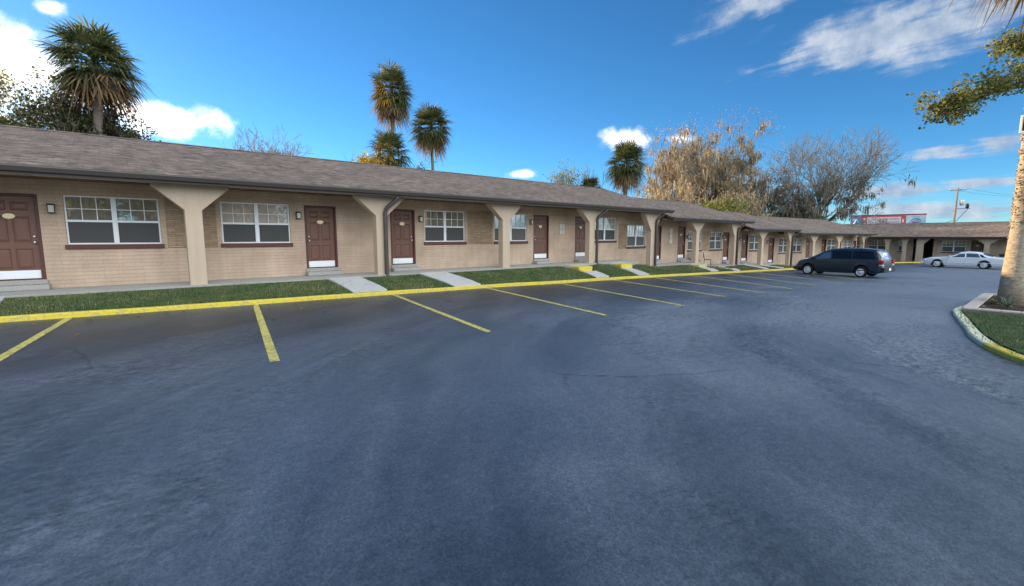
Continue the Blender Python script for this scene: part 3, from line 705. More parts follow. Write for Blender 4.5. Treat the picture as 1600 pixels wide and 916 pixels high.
def make_block(label, fr, zones, dz, s0, s1, columns, windows, doors, lamps, panels=(), spouts=(), plates=(), openings=(), detail=2, ridge=True, meter=None):
    root = thing('motel_block', label, 'motel', (fr.o[0],fr.o[1],0), fr.a)
    zt = 2.69+dz; zr = 4.42+dz; ye = -.42; yr = 4.65; yb = 9.3
    w = MB()
    def zof(s):
        for a,c,z in zones:
            if a-1e-6 <= s < c: return z
        return zones[-1][2]
    H = {i:[] for i in range(len(zones))}
    for lst,k in ((windows,'w'),(doors,'d')):
        for q in lst:
            i = next(j for j,zn in enumerate(zones) if zn[0]-1e-6 <= (q[0]+q[1])/2 < zn[1]); z = zones[i][2]
            H[i].append((q[0],q[1],z+1.09,z+2.34) if k=='w' else (q[0],q[1],z+.235,z+2.33))
    for q in openings: H[0].append((q[0],q[1],zones[0][2]-.35,zones[0][2]+2.5))
    for i,(a,c,z) in enumerate(zones): wall_zone(w,a,c,z-.45,zt,WALL_Y,H[i])
    zl = min(z for _,_,z in zones)-.45
    # gable ends and rear wall, 0.2 m thick in plan terms
    for s in (s0+.02, s1-.02):
        w.add([(s,WALL_Y,zl),(s,yb-.5,zl),(s,yb-.5,zt),(s,yr,zr-.10),(s,WALL_Y,zt+.42)],[(0,1,2,3,4)])
    w.quad((s0,yb-.5,zl),(s1,yb-.5,zl),(s1,yb-.5,zt+.24),(s0,yb-.5,zt+.24))
    w.quad((s0,WALL_Y+.06,zt),(s1,WALL_Y+.06,zt),(s1,WALL_Y+.06,zt+.55),(s0,WALL_Y+.06,zt+.55))
    w.build('wall', 'wall', root)
    # beam under the eave that the columns carry, soffit, roof, fascia and gutter
    b = MB(); b.box(s0+.05,s1-.05,.02,.28,2.665+dz,2.80+dz); b.build('beam', 'stucco', root)
    b = MB(); b.box(s0+.03,s1-.03,ye+.06,WALL_Y+.05,2.745+dz,2.765+dz); b.build('soffit', 'soffit', root)
    r = MB(); n = max(2,int((s1-s0)/1.2)); nj = 7
    for sgn in (0,1):
        vs = []
        for i in range(n+1):
            for j in range(nj+1):
                t = j/nj; x = s0+(s1-s0)*i/n
                y = ye+(yr-ye)*t if sgn == 0 else yb+.42-(yb+.42-yr)*t
                z = 2.835+dz+(zr-2.835-dz)*t+(.02*noise.noise((x*.35+fr.o[0],y*.5,dz)) if 0<j<nj else 0)
                vs.append((x,y,z))
        r.add(vs,[(i*(nj+1)+j,(i+1)*(nj+1)+j,(i+1)*(nj+1)+j+1,i*(nj+1)+j+1) for i in range(n) for j in range(nj)])
    # slab underside and rake edges
    t_ = .09
    r.quad((s0,ye,2.835+dz-t_),(s1,ye,2.835+dz-t_),(s1,yr,zr-t_),(s0,yr,zr-t_)); r.quad((s0,yb+.42,2.835+dz-t_),(s1,yb+.42,2.835+dz-t_),(s1,yr,zr-t_),(s0,yr,zr-t_))
    for s in (s0,s1):
        r.quad((s,ye,2.835+dz-t_),(s,ye,2.835+dz),(s,yr,zr),(s,yr,zr-t_)); r.quad((s,yb+.42,2.835+dz-t_),(s,yb+.42,2.835+dz),(s,yr,zr),(s,yr,zr-t_))
    rf = r.build('roof', 'shingle', root)
    q = MB(); q.prism([(yr-.16,zr-.035),(yr,zr+.022),(yr+.16,zr-.035),(yr,zr+.006)],'x',s0,s1); q.build('ridge_cap', 'shingle', rf)
    b = MB(); b.box(s0+.01,s1-.01,ye+.02,ye+.05,2.63+dz,2.80+dz)
    b.prism([(ye+.019,2.815+dz),(ye-.09,2.822+dz),(ye-.105,2.79+dz),(ye-.07,2.695+dz),(ye+.019,2.68+dz)],'x',s0-.03,s1+.03)
    for s in (s0,s1):
        b.prism([(ye+.05,2.66+dz),(ye+.05,2.745+dz),(yr,zr-t_-.002),(yr,zr-.26)],'x',s-.012,s+.012)
    b.build('gutter', 'fascia', root)
    for c in columns:
        make_column(root, c[0], c[1], dz, *c[2:])
    for q in panels:
        z = zof((q[0]+q[1])/2); b = MB(); b.cbox(q[0],q[1],WALL_Y-.022,WALL_Y-.002,z+.985,z+2.38,.005); b.build('brick_panel', 'panel', root)
    for q in windows: make_window(root,q[0],q[1],zof((q[0]+q[1])/2),detail=detail)
    for q in doors: make_door(root,q[0],q[1],zof((q[0]+q[1])/2),hinge=q[2] if len(q)>2 else 'l',detail=detail)
    for s in lamps: make_lamp(root,s,zof(s)+1.98)
    for q in spouts: make_downspout(root,*q,dz) if len(q)==2 else make_downspout(root,q[0],q[1],dz,q[2])
    for (s,z,ww,hh) in plates:
        b = MB(); rows_ = max(1,int(hh/.26))
        for k in range(rows_):
            za = z-hh/2+hh*k/rows_; b.cbox(s-ww/2,s-.015,WALL_Y-.07,WALL_Y-.001,za+.01,za+hh/rows_-.02,.008); b.cbox(s+.015,s+ww/2,WALL_Y-.07,WALL_Y-.001,za+.01,za+hh/rows_-.02,.008)
        b.build('utility_box', 'grey_plate', root)
    return root

make_block('nearest and longest tan motel block, its brown roof highest of the row', F1, Z1, 0, -9.0, 24.4,
  [(-4.0,0),(1.53,0),(6.83,0),(12.33,0),(17.82,0),(23.1,-.36)],
  [(-6.9,-4.97),(-1.05,.87),(2.33,4.25),(9.2,11.12),(12.7,14.63),(19.45,21.38),(22.45,24.22)],
  [(-2.55,-1.5,'l'),(4.7,5.75,'r'),(7.75,8.78,'l'),(15.05,16.08,'r'),(17.98,18.98,'l')],
  [-1.27,4.5,9.0,14.86,19.2], panels=[(1.0,2.2),(11.25,12.57),(21.65,22.35)], spouts=[(6.93,0),(18.1,0),(23.3,-.36)], plates=[(16.95,1.68,.34,.52)])
make_block('second tan motel block, its brown roof one step lower beyond the longest block', F1, Z2, -.40, 24.4, 35.3,
  [(28.15,-.36),(33.5,-.69)], [(29.25,31.05),(32.25,34.05)], [(25.0,26.0,'l'),(27.95,28.9,'l'),(34.3,35.22,'l')], [29.1,34.2],
  panels=[(31.15,32.15)], spouts=[(33.62,-.69)], plates=[(27.0,1.35,.32,1.0)])
make_block('third tan motel block just left of the dark minivan, two steps down the slope', F3, Z3, -.92, 0, 8.0,
  [(2.48,-.85,.17,.75),(7.35,-1.12,.17,.75)], [(3.0,4.75)], [(1.75,2.75,'r'),(6.25,7.25,'l')], [1.35,5.9], panels=[(4.9,5.48)], spouts=[(7.45,-1.12)], plates=[(.7,.75,.3,.5)], detail=1)
make_block('fourth tan motel block seen above the roof of the dark minivan', F4, Z4, -1.18, 0, 17.8,
  [(3.85,-1.15,.18,.9),(9.4,-1.28,.18,.95),(15.9,-1.42,.18,.9)], [(.1,1.9),(2.55,4.5),(10.2,12.2),(14.4,16.4)], [(5.4,6.4,'l'),(8.85,9.85,'r'),(12.6,13.5,'l'),(16.7,17.6,'l')], [], spouts=[(16.0,-1.42)], detail=1)
make_block('far tan motel wing facing the lot behind the white sedan', FW, ZW, -1.52, 0, 32,
  [(1.8,-1.41),(7.1,-1.41,.16,.38),(8.65,-1.41,.16,.38),(9.95,-1.41,.30,.80,False,True),(15.12,-1.41),(20.5,-1.41),(25.9,-1.41)],
  [(2.4,4.2),(5.1,6.8),(7.9,8.6),(11.6,13.45),(16.9,18.8),(22,23.9),(27,28.9)], [(.8,1.8),(13.85,14.8,'l'),(19.3,20.3,'l'),(24.6,25.6,'l')], [], openings=[(9.2,10.9)], detail=1)

# yellow-edged concrete steps where the paths meet the walkway
STEP_LABEL = ['yellow painted concrete step at the walkway edge left of the near dark downspout column',
 'yellow painted concrete step below the last window of the longest motel block',
 'yellow painted concrete step at the foot of the Y column beside the AC unit',
 'yellow painted concrete step just right of the Y column with the chair behind it']
for lab,(x0,x1) in zip(STEP_LABEL, ((16.2,17.1),(19.4,20.3),(27.3,28.2),(30.3,31.1))):
    zf = floor_at((x0+x1)/2); zl = strip_z((x0+x1)/2,14.5)
    b = MB(); b.cbox(x0-.03,x1+.03,14.36,14.875,zl-.15,zf-.10,.012); e = b.build('step','yellow'); tag(e, lab, 'step', 'yellow steps along the walkway')

# ------------------------------------------------------------------ things on the walkway by the second block
t = thing('air_conditioner','boxy grey air conditioner sticking out below the window beside the Y column','air conditioner',(29.62,16.28,-.69))
b = MB(); b.cbox(-.30,.30,-.36,.0,.52,.93,.015); b.build('casing','grey_plate',t)
b = MB(); b.box(-.25,.25,-.368,-.361,.57,.88); g = b.build('grille','dark',t)
b = MB()
for k in range(7): b.box(-.25,.25,-.374,-.369,.585+k*.042,.60+k*.042)
b.build('louvre','grey_plate',g)
t = thing('side_table','small weathered wooden table with crossed legs under the air conditioner','table',(29.35,15.72,-.69))
b = MB()
for k in range(4): b.cbox(-.38,.38,-.2+k*.102,-.2+k*.102+.092,.40,.43,.004)
b.build('table_top','wood',t)
for y in (-.15,.15):
    for s in (-1,1):
        b = MB(); b.tube([(-.30*s,y+.012*s,0),(.30*s,y+.012*s,.40)],.02,6); b.build('leg','wood',t)
t = thing('garden_chair','black metal garden chair on the walkway right of the Y column','chair',(30.75,15.62,-.69),radians(25))
b = MB(); b.cbox(-.22,.22,-.22,.22,.42,.45,.01); b.build('seat','dark',t)
b = MB(); b.tube([(-.21,.21,.44),(-.22,.27,.80),(-.12,.30,.92),(.12,.30,.92),(.22,.27,.80),(.21,.21,.44)],.014,6)
b.lathe([(.13,-.01),(.14,0),(.13,.01)],'y',(0,.27,.70),14)
b.build('backrest','dark',t)
for x,y in ((-.2,-.2),(.2,-.2),(-.2,.2),(.2,.2)):
    b = MB(); b.tube([(x,y,.43),(x*1.12,y*1.15,0)],.014,6); b.build('leg','dark',t)

# ------------------------------------------------------------------ vehicles
def interp(keys, x):
    if x <= keys[0][0]: return keys[0][1]
    if x >= keys[-1][0]: return keys[-1][1]
    for (a,va),(c,vc) in zip(keys,keys[1:]):
        if x <= c: return va+(vc-va)*(x-a)/(c-a)
def smooth_keys(keys, w=.07):
    lo,hi = keys[0][0],keys[-1][0]
    def f(x):
        ks = [-1,-.66,-.33,0,.33,.66,1]
        w2 = min(w, x-lo+.004, hi-x+.004)
        return sum(interp(keys,x+k*w2) for k in ks)/len(ks)
    return f
MT['tyre'] = simple('tyre rubber', (.018,.018,.019), .85, .2)
MT['chrome'] = simple('silver wheel cover', (.62,.63,.64), .35, .5, .05, 20, metallic=.2)
MT['red_lens'] = simple('red tail lamp', (.35,.02,.015), .2, .5)
MT['lens'] = simple('clear lamp lens', (.62,.64,.66), .12, .6)
MT['trim'] = simple('black plastic trim', (.02,.02,.022), .6, .3)
def car_paint(name, col, coat=1.0):
    M = Mat(name, .38, .5); f = M.noise(M.obj(), 2.5, 4); M.color(M.mix(f, tuple(c*.94 for c in col), tuple(min(1,c*1.05) for c in col)))
    M.b.inputs['Coat Weight'].default_value = coat; M.b.inputs['Coat Roughness'].default_value = .04; return M.m
def make_car(root, P, paint, glass, rim):
    top = smooth_keys(P['top']); belt = smooth_keys(P['belt']); hw = smooth_keys(P['half']); ht = smooth_keys(P['roofhalf'])
    sill = smooth_keys(P['sill']); R = P['arch']; rw = P['wheel']
    def zb(x):
        z = sill(x)
        for xa in P['axles']:
            if abs(x-xa) < R: z = max(z, rw*.98+sqrt(R*R-(x-xa)**2))
        return z
    def sec(x):
        zs = zb(x); s0 = sill(x); zt = top(x); zl = min(belt(x), zt-.03); h = hw(x); th_ = min(ht(x), h*.98)
        zm = max(s0+(zl-s0)*.5, zs+.03); zm = min(zm, zl-.03); z1 = max(s0+.10, zs+.012)
        return [(0,zs),(h*.93,zs),(h*.97,min(z1,zm-.01)),(h,zm),(h*.985,zl-.02),(h*.955,zl),(th_+.035,zt-.10*min(1,(zt-zl)/.3)),(th_*.9,zt-.025),(th_*.5,zt-.004),(0,zt)]
    x0,x1 = P['top'][0][0],P['top'][-1][0]; xs = {x0+(x1-x0)*i/96 for i in range(97)}
    for xa in P['axles']:
        for k in range(-12,13): xs.add(xa+R*sin(k/12*pi/2)*.9999)
    xs = sorted(xs); xs = [x for i,x in enumerate(xs) if i == 0 or x-xs[i-1] > .003]
    b = MB(); n = 19; vs = []
    for x in xs:
        s = sec(x); ring = [(x,y,z) for y,z in s]+[(x,-y,z) for y,z in reversed(s[1:-1])]; vs += ring
    m = 18
    b.add(vs,[(i*m+k,i*m+(k+1)%m,(i+1)*m+(k+1)%m,(i+1)*m+k) for i in range(len(xs)-1) for k in range(m)]+[tuple(range(m)),tuple(range((len(xs)-1)*m,len(xs)*m))])
    body = b.build('body', paint, root, True); auto_smooth(body, 42)
    b = MB(); b.box(x0+.5,x1-.5,-.62,.62,.22,.72); b.build('underbody','trim',root)
    # side glass
    def side_pt(x, v, sd, off=.007):
        s = sec(x); (ya,za),(yb,zb_) = s[5],s[6]; y = ya+(yb-ya)*v; z = za+(zb_-za)*v; nl = math.hypot(zb_-za,yb-ya)+1e-6
        return (x, sd*(y+off*(zb_-za)/nl), z+off*.4)
    def top_pt(x, u, off=.008):
        s = sec(x); pts = [s[6],s[7],s[8],s[9]]; a = abs(u)*3
        i = min(2,int(3-a)) if a < 3 else 0; i = 2-min(2,int(a)); f = a-int(a) if a < 3 else 1
        p,q = pts[i+1],pts[i]; y = p[0]+(q[0]-p[0])*f; z = p[1]+(q[1]-p[1])*f
        return y*(1 if u >= 0 else -1), z
    for sd in (1,-1):
        for (xa,xb,xat,xbt,v0,v1,gm) in P['side_glass']:
            g = MB(); nx,nv = 14,4; vs = []
            for i in range(nx+1):
                for j in range(nv+1):
                    v = v0+(v1-v0)*j/nv; k = j/nv; xl = xa+(xat-xa)*k; xr = xb+(xbt-xb)*k; vs.append(side_pt(xl+(xr-xl)*i/nx,v,sd))
            g.add(vs,[(i*(nv+1)+j,(i+1)*(nv+1)+j,(i+1)*(nv+1)+j+1,i*(nv+1)+j+1) for i in range(nx) for j in range(nv)])
            g.build('side_window', gm, root, True)
        # sill moulding
        b = MB(); xa,xb = P['moulding']; b.tube([(x,sd*(hw(x)+.004),interp(P['mould_z'],x)) for x in [xa+(xb-xa)*i/16 for i in range(17)]],.022,6); b.build('trim_strip', P.get('mould_mat','trim'), root, True)
        for x_ in P['seams']:
            b = MB(); b.tube([(x_+.0*k,sd*(interp([(q[1],q[0]) for q in sorted(sec(x_)[2:6], key=lambda q:q[1])],z)+.0015),z) for k,z in enumerate([sill(x_)+.10+(belt(x_)-sill(x_)-.12)*i/8 for i in range(9)])],.006,4); b.build('door_seam','trim',root)
        for x_ in P['handles']:
            z = belt(x_)-.10; b = MB(); y = hw(x_)*.988; b.cbox(x_-.08,x_+.08,min(sd*y,sd*(y+.03)),max(sd*y,sd*(y+.03)),z-.014,z+.014,.006); b.build('door_handle', paint, root)
        x_ = P['mirror']; z = belt(x_)+.08; y = hw(x_); b = MB()
        b.cbox(x_-.07,x_+.05,min(sd*(y+.02),sd*(y+.20)),max(sd*(y+.02),sd*(y+.20)),z-.06,z+.09,.025); b.box(x_-.02,x_+.03,min(sd*(y-.08),sd*(y+.03)),max(sd*(y-.08),sd*(y+.03)),z-.05,z-.02); b.build('mirror', P.get('mirror_mat',paint), root)
    for nm,(xa,xb,gm) in P['end_glass'].items():
        g = MB(); nx,nu = 8,10; vs = []; sgn = 1 if xa > 0 else -1
        for i in range(nx+1):
            x = xa+(xb-xa)*i/nx
            for j in range(nu+1):
                u = (-1+2*j/nu)*.97; y,z = top_pt(x,u); vs.append((x+.010*sgn,y,z+.008))
        g.add(vs,[(i*(nu+1)+j,(i+1)*(nu+1)+j,(i+1)*(nu+1)+j+1,i*(nu+1)+j+1) for i in range(nx) for j in range(nu)])
        g.build(nm, gm, root, True)
    for xa in P['axles']:
        for sd in (1,-1):
            yw = P['half_track']; w = MB(); T = .105
            w.lathe([(rw*.62,-T*.3),(rw*.64,-T),(rw*.93,-T),(rw,-T*.75),(rw,T*.75),(rw*.93,T),(rw*.64,T),(rw*.62,T*.3)],'y',(xa,sd*yw,rw),28)
            wh = w.build('wheel','tyre',root,True); auto_smooth(wh,30)
            r = MB(); o = sd*(yw); q = lambda t: sd*t
            r.lathe([(rw*.66,q(.05)),(rw*.68,q(T-.01)),(rw*.64,q(T+.004)),(rw*.56,q(T-.012)),(rw*.26,q(T+.008)),(rw*.20,q(T+.02)),(rw*.02,q(T+.024))],'y',(xa,o,rw),28)
            rr = r.build('rim',rim,wh,True); auto_smooth(rr,30)
            s_ = MB()
            for k in range(P.get('spokes',9)):
                a = 2*pi*k/P.get('spokes',9)
                for a2 in (a,):
                    c_,n_ = cos(a2),sin(a2); l0,l1 = rw*.36,rw*.52
                    pts = [(xa+c_*l0-n_*.010,rw+n_*l0+c_*.010),(xa+c_*l1-n_*.010,rw+n_*l1+c_*.010),(xa+c_*l1+n_*.010,rw+n_*l1-c_*.010),(xa+c_*l0+n_*.010,rw+n_*l0-c_*.010)]
                    s_.add([(p_[0],o+q(T+.006),p_[1]) for p_ in pts],[(0,1,2,3)])
            s_.build('rim_slots','trim',rr)
    for nm,mat,bx in P['boxes']:
        x_0,x_1,y_0,y_1,z_0,z_1 = bx
        for sd in ((1,-1) if y_0 > 0 else (1,)):
            b = MB(); b.cbox(x_0,x_1,min(sd*y_0,sd*y_1),max(sd*y_0,sd*y_1),z_0,z_1,.02); b.build(nm,mat,root)

VAN = dict(top=[(-2.53,.60),(-2.50,.95),(-2.42,1.18),(-2.24,1.50),(-2.05,1.61),(-1.2,1.67),(-.3,1.67),(.35,1.62),(.78,1.49),(1.62,1.06),(2.15,.93),(2.45,.78),(2.55,.55)],
  belt=[(-2.53,.55),(-2.45,1.00),(-2.3,1.04),(0,1.02),(1.4,.97),(2.2,.82),(2.55,.5)], half=[(-2.53,.84),(-2.35,.93),(-1.2,.97),(.6,.97),(1.7,.95),(2.3,.84),(2.55,.66)],
  roofhalf=[(-2.5,.74),(-2.2,.70),(-1,.70),(.4,.68),(.8,.68),(1.6,.80),(2.2,.72),(2.55,.55)], sill=[(-2.53,.36),(-2.2,.24),(2.2,.22),(2.55,.30)],
  axles=(1.60,-1.43), arch=.40, wheel=.325, half_track=.865,
  side_glass=[(.28,1.36,.34,.80,.06,.86,'carglass_clear'),(-.85,.20,-.83,.26,.06,.90,'carglass'),(-2.16,-.93,-1.92,-.91,.06,.90,'carglass')],
  end_glass={'windshield':(.84,1.54,'carglass_clear'),'rear_window':(-2.40,-2.12,'carglass_clear')}, moulding=(-2.35,2.25), mould_z=[(-2.5,.42),(2.5,.42)], seams=(1.30,.22,-.90), handles=(.38,-.72), mirror=1.18,mirror_mat='trim',
  boxes=[('headlight','lens',(2.22,2.46,.48,.80,.62,.76)),('tail_light','red_lens',(-2.535,-2.30,.70,.955,.78,1.02)),('reversing_light','lens',(-2.54,-2.34,.695,.945,.70,.775)),('bumper','trim',(2.30,2.60,-.74,.74,.30,.50)),('rear_bumper','trim',(-2.62,-2.36,-.88,.88,.34,.60)),('number_plate','white',(-2.635,-2.615,-.16,.16,.42,.56))], spokes=8)
MT['van_paint'] = car_paint('dark blue green metallic', (.006,.017,.030))
van_root = thing('minivan','dark blue green minivan with tinted windows parked nose in at the kerb','minivan',(0,0,0))
make_car(van_root, VAN, 'van_paint','carglass','chrome')
v_ang = pi/2-.26*0 + 0.0
fx,fy,rx_,ry_ = 32.25,10.0,31.98,7.25
hd = atan2(fy-ry_,fx-rx_); 
# near side wheels are the left-hand ones; the root sits midway between axles on the ground
mx,my = (fx+rx_)/2,(fy+ry_)/2
cx_,cy_ = mx+sin(hd)*.95, my-cos(hd)*.95
ac = (VAN['axles'][0]+VAN['axles'][1])/2
van_root.scale = (.91,.95,1.0); ac *= .91; van_root.location = (cx_-cos(hd)*ac, cy_-sin(hd)*ac, zg(cx_)-.005); van_root.rotation_euler = (0, radians(.3), hd)

SEDAN = dict(top=[(-2.70,.58),(-2.66,.86),(-2.50,.965),(-1.80,1.02),(-1.12,1.33),(-.80,1.415),(-.2,1.44),(.22,1.37),(1.02,.985),(2.1,.89),(2.55,.76),(2.66,.55)],
  belt=[(-2.70,.52),(-2.6,.83),(-1.8,.93),(1.0,.90),(2.2,.78),(2.66,.48)], half=[(-2.7,.80),(-2.5,.92),(-1.2,.985),(.8,.985),(1.8,.96),(2.45,.86),(2.66,.68)],
  roofhalf=[(-2.66,.72),(-1.8,.78),(-1.0,.62),(.1,.61),(1.0,.78),(2.2,.72),(2.66,.55)], sill=[(-2.7,.36),(-2.3,.25),(2.3,.22),(2.66,.30)],
  axles=(1.60,-1.31), arch=.395, wheel=.335, half_track=.87,
  side_glass=[(-.12,.92,-.08,.28,.06,.84,'carglass_clear'),(-1.06,-.20,-.86,-.16,.06,.84,'carglass_clear'),(-1.45,-1.13,-1.12,-.93,.08,.78,'carglass')],
  end_glass={'windshield':(.28,.96,'carglass_clear'),'rear_window':(-1.74,-1.16,'carglass')}, moulding=(-2.45,2.35), mould_z=[(-2.6,.50),(2.6,.47)], mould_mat='white', seams=(1.0,-.16,-1.0), handles=(.0,-.86), mirror=.82,
  boxes=[('headlight','lens',(2.45,2.62,.42,.84,.60,.72)),('tail_light','red_lens',(-2.71,-2.55,.45,.92,.64,.80)),('bumper','white',(2.45,2.72,-.80,.80,.34,.54)),('rear_bumper','white',(-2.76,-2.50,-.88,.88,.36,.58)),('number_plate','white',(-2.775,-2.755,-.16,.16,.42,.55))], spokes=12)
MT['white_paint'] = car_paint('white car paint', (.72,.74,.76))
sed = thing('sedan','white four-door sedan parked before the far motel wing','sedan',(0,0,0))
make_car(sed, SEDAN, 'white_paint','carglass_clear','chrome')
hd = atan2(6.95-4.08, 54.15-54.0)
mx,my = 54.35,5.45; cx_,cy_ = mx+sin(hd)*.95, my-cos(hd)*.95; ac = (SEDAN['axles'][0]+SEDAN['axles'][1])/2
sed.location = (cx_-cos(hd)*ac, cy_-sin(hd)*ac, zg(cx_)-.005); sed.rotation_euler = (0,0,hd)

# dark bin behind the sedan by the far wing
t = thing('rubbish_bin','dark blue grey bin on the far wing walkway behind the white sedan boot','bin',(66.6,3.6,-1.42))
b = MB(); b.prism([(-.28,0),(.28,0),(.33,.95),(-.33,.95)],'y',-.30,.30); b.build('bin_body', simple('dark blue grey plastic',(.03,.04,.06),.5), t)
b = MB(); b.cbox(-.36,.36,-.33,.35,.95,1.02,.02); b.build('lid', 'trim', t)

# ------------------------------------------------------------------ vegetation helpers
def rv(rnd, s=1): return Vector((rnd.uniform(-s,s),rnd.uniform(-s,s),rnd.uniform(-s,s)))
def fan_frond(b, base, d, up, plen, frad, rnd, nleaf=16, mi=0, droop=.3, spread=1.9, w=.05):
    side = d.cross(up); side = side.normalized() if side.length > 1e-4 else Vector((1,0,0)); nrm = side.cross(d)
    hub = base+d*plen+Vector((0,0,-droop*plen*plen*.10))
    b.tube([base, base+d*plen*.5+Vector((0,0,.02)), hub],[.028,.022,.014],3,mi,False)
    fold = rnd.uniform(.05,.3)
    for k in range(nleaf):
        t = -1+2*k/(nleaf-1); a = t*spread*.5*pi/1.57*.9+rnd.uniform(-.05,.05); L = frad*(1-.28*abs(t)**2)*rnd.uniform(.85,1.1)
        dr = (d*cos(a)+side*sin(a)+nrm*fold*abs(t)); dr.normalize(); wv = dr.cross(nrm).normalized()*w
        p1 = hub+dr*L*.55+Vector((0,0,-droop*L*.12)); p2 = hub+dr*L+Vector((0,0,-droop*L*.55*rnd.uniform(.6,1.6)))
        k0 = len(b.v); b.v += [tuple(hub-wv*.4),tuple(hub+wv*.4),tuple(p1+wv),tuple(p1-wv),tuple(p2)]; b.f += [(k0,k0+1,k0+2,k0+3),(k0+3,k0+2,k0+4)]; b.mi += [mi,mi]
def make_palm(label, base, ztop, rad, elong, seed, n=52, deadfrac=.3, trunk_r=.17, gold=0, lean=(0,0), low=-1.05, trunk_mat='palm_far', group=None, plen=.45):
    rnd = random.Random(seed); x,y,z0 = base; t = thing('palm_tree',label,'palm tree',base,0,group)
    H = ztop-z0-rad*elong*.95
    tb = MB(); N = 16
    pts = [(lean[0]*(i/N)**1.5+.05*sin(i*.7+seed), lean[1]*(i/N)**1.5, H*i/N) for i in range(N+1)]
    tb.tube(pts,[trunk_r*(1.35-.45*min(1,i/3)+.06*rnd.uniform(-1,1)) for i in range(N+1)],10); tr = tb.build('trunk',trunk_mat,t,True)
    c = Vector(pts[-1]); g = MB(); dd = MB(); gd = MB()
    slo = sin(low)
    for k in range(n):
        f = (k+.5)/n; se = 1-(1-slo)*f**.92; el = math.asin(max(-1,min(1,se)))+rnd.uniform(-.16,.16); az = k*2.39996+rnd.uniform(-.35,.35)
        d = Vector((cos(az)*cos(el),sin(az)*cos(el),sin(el)))
        pl = rad*plen*rnd.uniform(.75,1.15)*(1+(elong-1)*abs(sin(el))); fr = rad*.58*rnd.uniform(.85,1.15)
        dead = f > 1-deadfrac*rnd.uniform(.7,1.2)
        tgt = dd if dead else g
        if gold and not dead and f > .30 and cos(az-gold[0]) > gold[1]: tgt = gd  # fronds on one side coloured golden, low sunlight put into their tint
        fan_frond(tgt, c+Vector((0,0,.30*rad*(.7-f)*elong)), d, Vector((0,0,1)), pl, fr, rnd, 17, 0, .35+.75*f, rnd.uniform(1.7,2.4), .021*rad)
    g.build('crown','palm',t,fix=False)
    if dd.f: dd.build('dead_fronds','palm_dead',t,fix=False)
    if gd.f: gd.build('sun_tinted_fronds','palm_sun_tint',t,fix=False)
    # old leaf bases under the crown
    bt = MB()
    for k in range(26):
        az = k*2.4; zz0 = H-.2-1.2*rad*.4*(k/26); r0 = trunk_r*.95
        p = Vector((c.x+cos(az)*r0,c.y+sin(az)*r0,zz0)); bt.tube([p,p+Vector((cos(az)*.10,sin(az)*.10,.22))],[.035,.015],4)
    bt.build('leaf_base','palm_dead',t)
    return t
def grow(rnd, p, d, L, r, level, maxl, segs, tips, ratio=.72, split=(2,3), ang=.55, upb=.12, kink=.16, minr=.006, steps=4):
    pts = [p.copy()]; rad = [r]; dd = d.copy(); steps = steps if level < maxl-1 else 3
    for i in range(steps):
        dd = (dd+rv(rnd,kink)+Vector((0,0,upb))).normalized(); p = p+dd*(L/steps); pts.append(p.copy()); rad.append(max(minr,r*(1-.38*(i+1)/steps)))
    segs.append((pts,rad,level))
    if level >= maxl: tips.append((p.copy(),dd.copy())); return
    n = rnd.randint(*split)
    ax = dd.orthogonal().normalized(); rot0 = rnd.uniform(0,2*pi)
    for k in range(n):
        a = rot0+2*pi*k/n+rnd.uniform(-.4,.4); tilt = ang*rnd.uniform(.6,1.35)
        s = (ax*cos(a)+dd.cross(ax)*sin(a)); nd = (dd*cos(tilt)+s*sin(tilt)).normalized()
        grow(rnd,p,nd,L*ratio*rnd.uniform(.75,1.2),rad[-1]*(.80 if n==2 else .68),level+1,maxl,segs,tips,ratio,split,ang,upb,kink,minr,steps)
    if level >= 1 and rnd.random() < .8:   # side shoot from mid-branch
        q = pts[len(pts)//2]; a = rnd.uniform(0,2*pi); s = ax*cos(a)+dd.cross(ax)*sin(a); nd = (dd*.5+s*.85).normalized()
        grow(rnd,q,nd,L*ratio*.75,rad[-1]*.5,level+1,maxl,segs,tips,ratio,split,ang,upb,kink,minr,steps)
def leaf_quad(b, p, size, rnd, flat=0.):
    a = rv(rnd); a.z *= (1-flat); a = a.normalized() if a.length > .01 else Vector((1,0,0)); c = a.cross(rv(rnd)); c = c.normalized() if c.length > .01 else a.orthogonal().normalized()
    L = size*rnd.uniform(.6,1.3); w = L*.42; k = len(b.v)
    b.v += [tuple(p),tuple(p+a*L*.5+c*w),tuple(p+a*L),tuple(p+a*L*.5-c*w)]; b.f.append((k,k+1,k+2,k+3)); b.mi.append(0)
def strand(b, p, L, w, rnd):
    for q in range(2):
        a = rnd.uniform(0,pi); s = Vector((cos(a),sin(a),0)); k = len(b.v); n = 4; o = Vector((0,0,0))
        for i in range(n+1):
            t = i/n; ww = w*(.35+.9*t-1.2*t*t)*rnd.uniform(.7,1.2) if i < n else .01
            o = o+Vector((rnd.uniform(-.06,.06),rnd.uniform(-.06,.06),0))*L*.6
            c = p+o+Vector((0,0,-L*t)); b.v += [tuple(c-s*ww),tuple(c+s*ww)]
        b.f += [(k+2*i,k+2*i+1,k+2*i+3,k+2*i+2) for i in range(n)]; b.mi += [0]*n
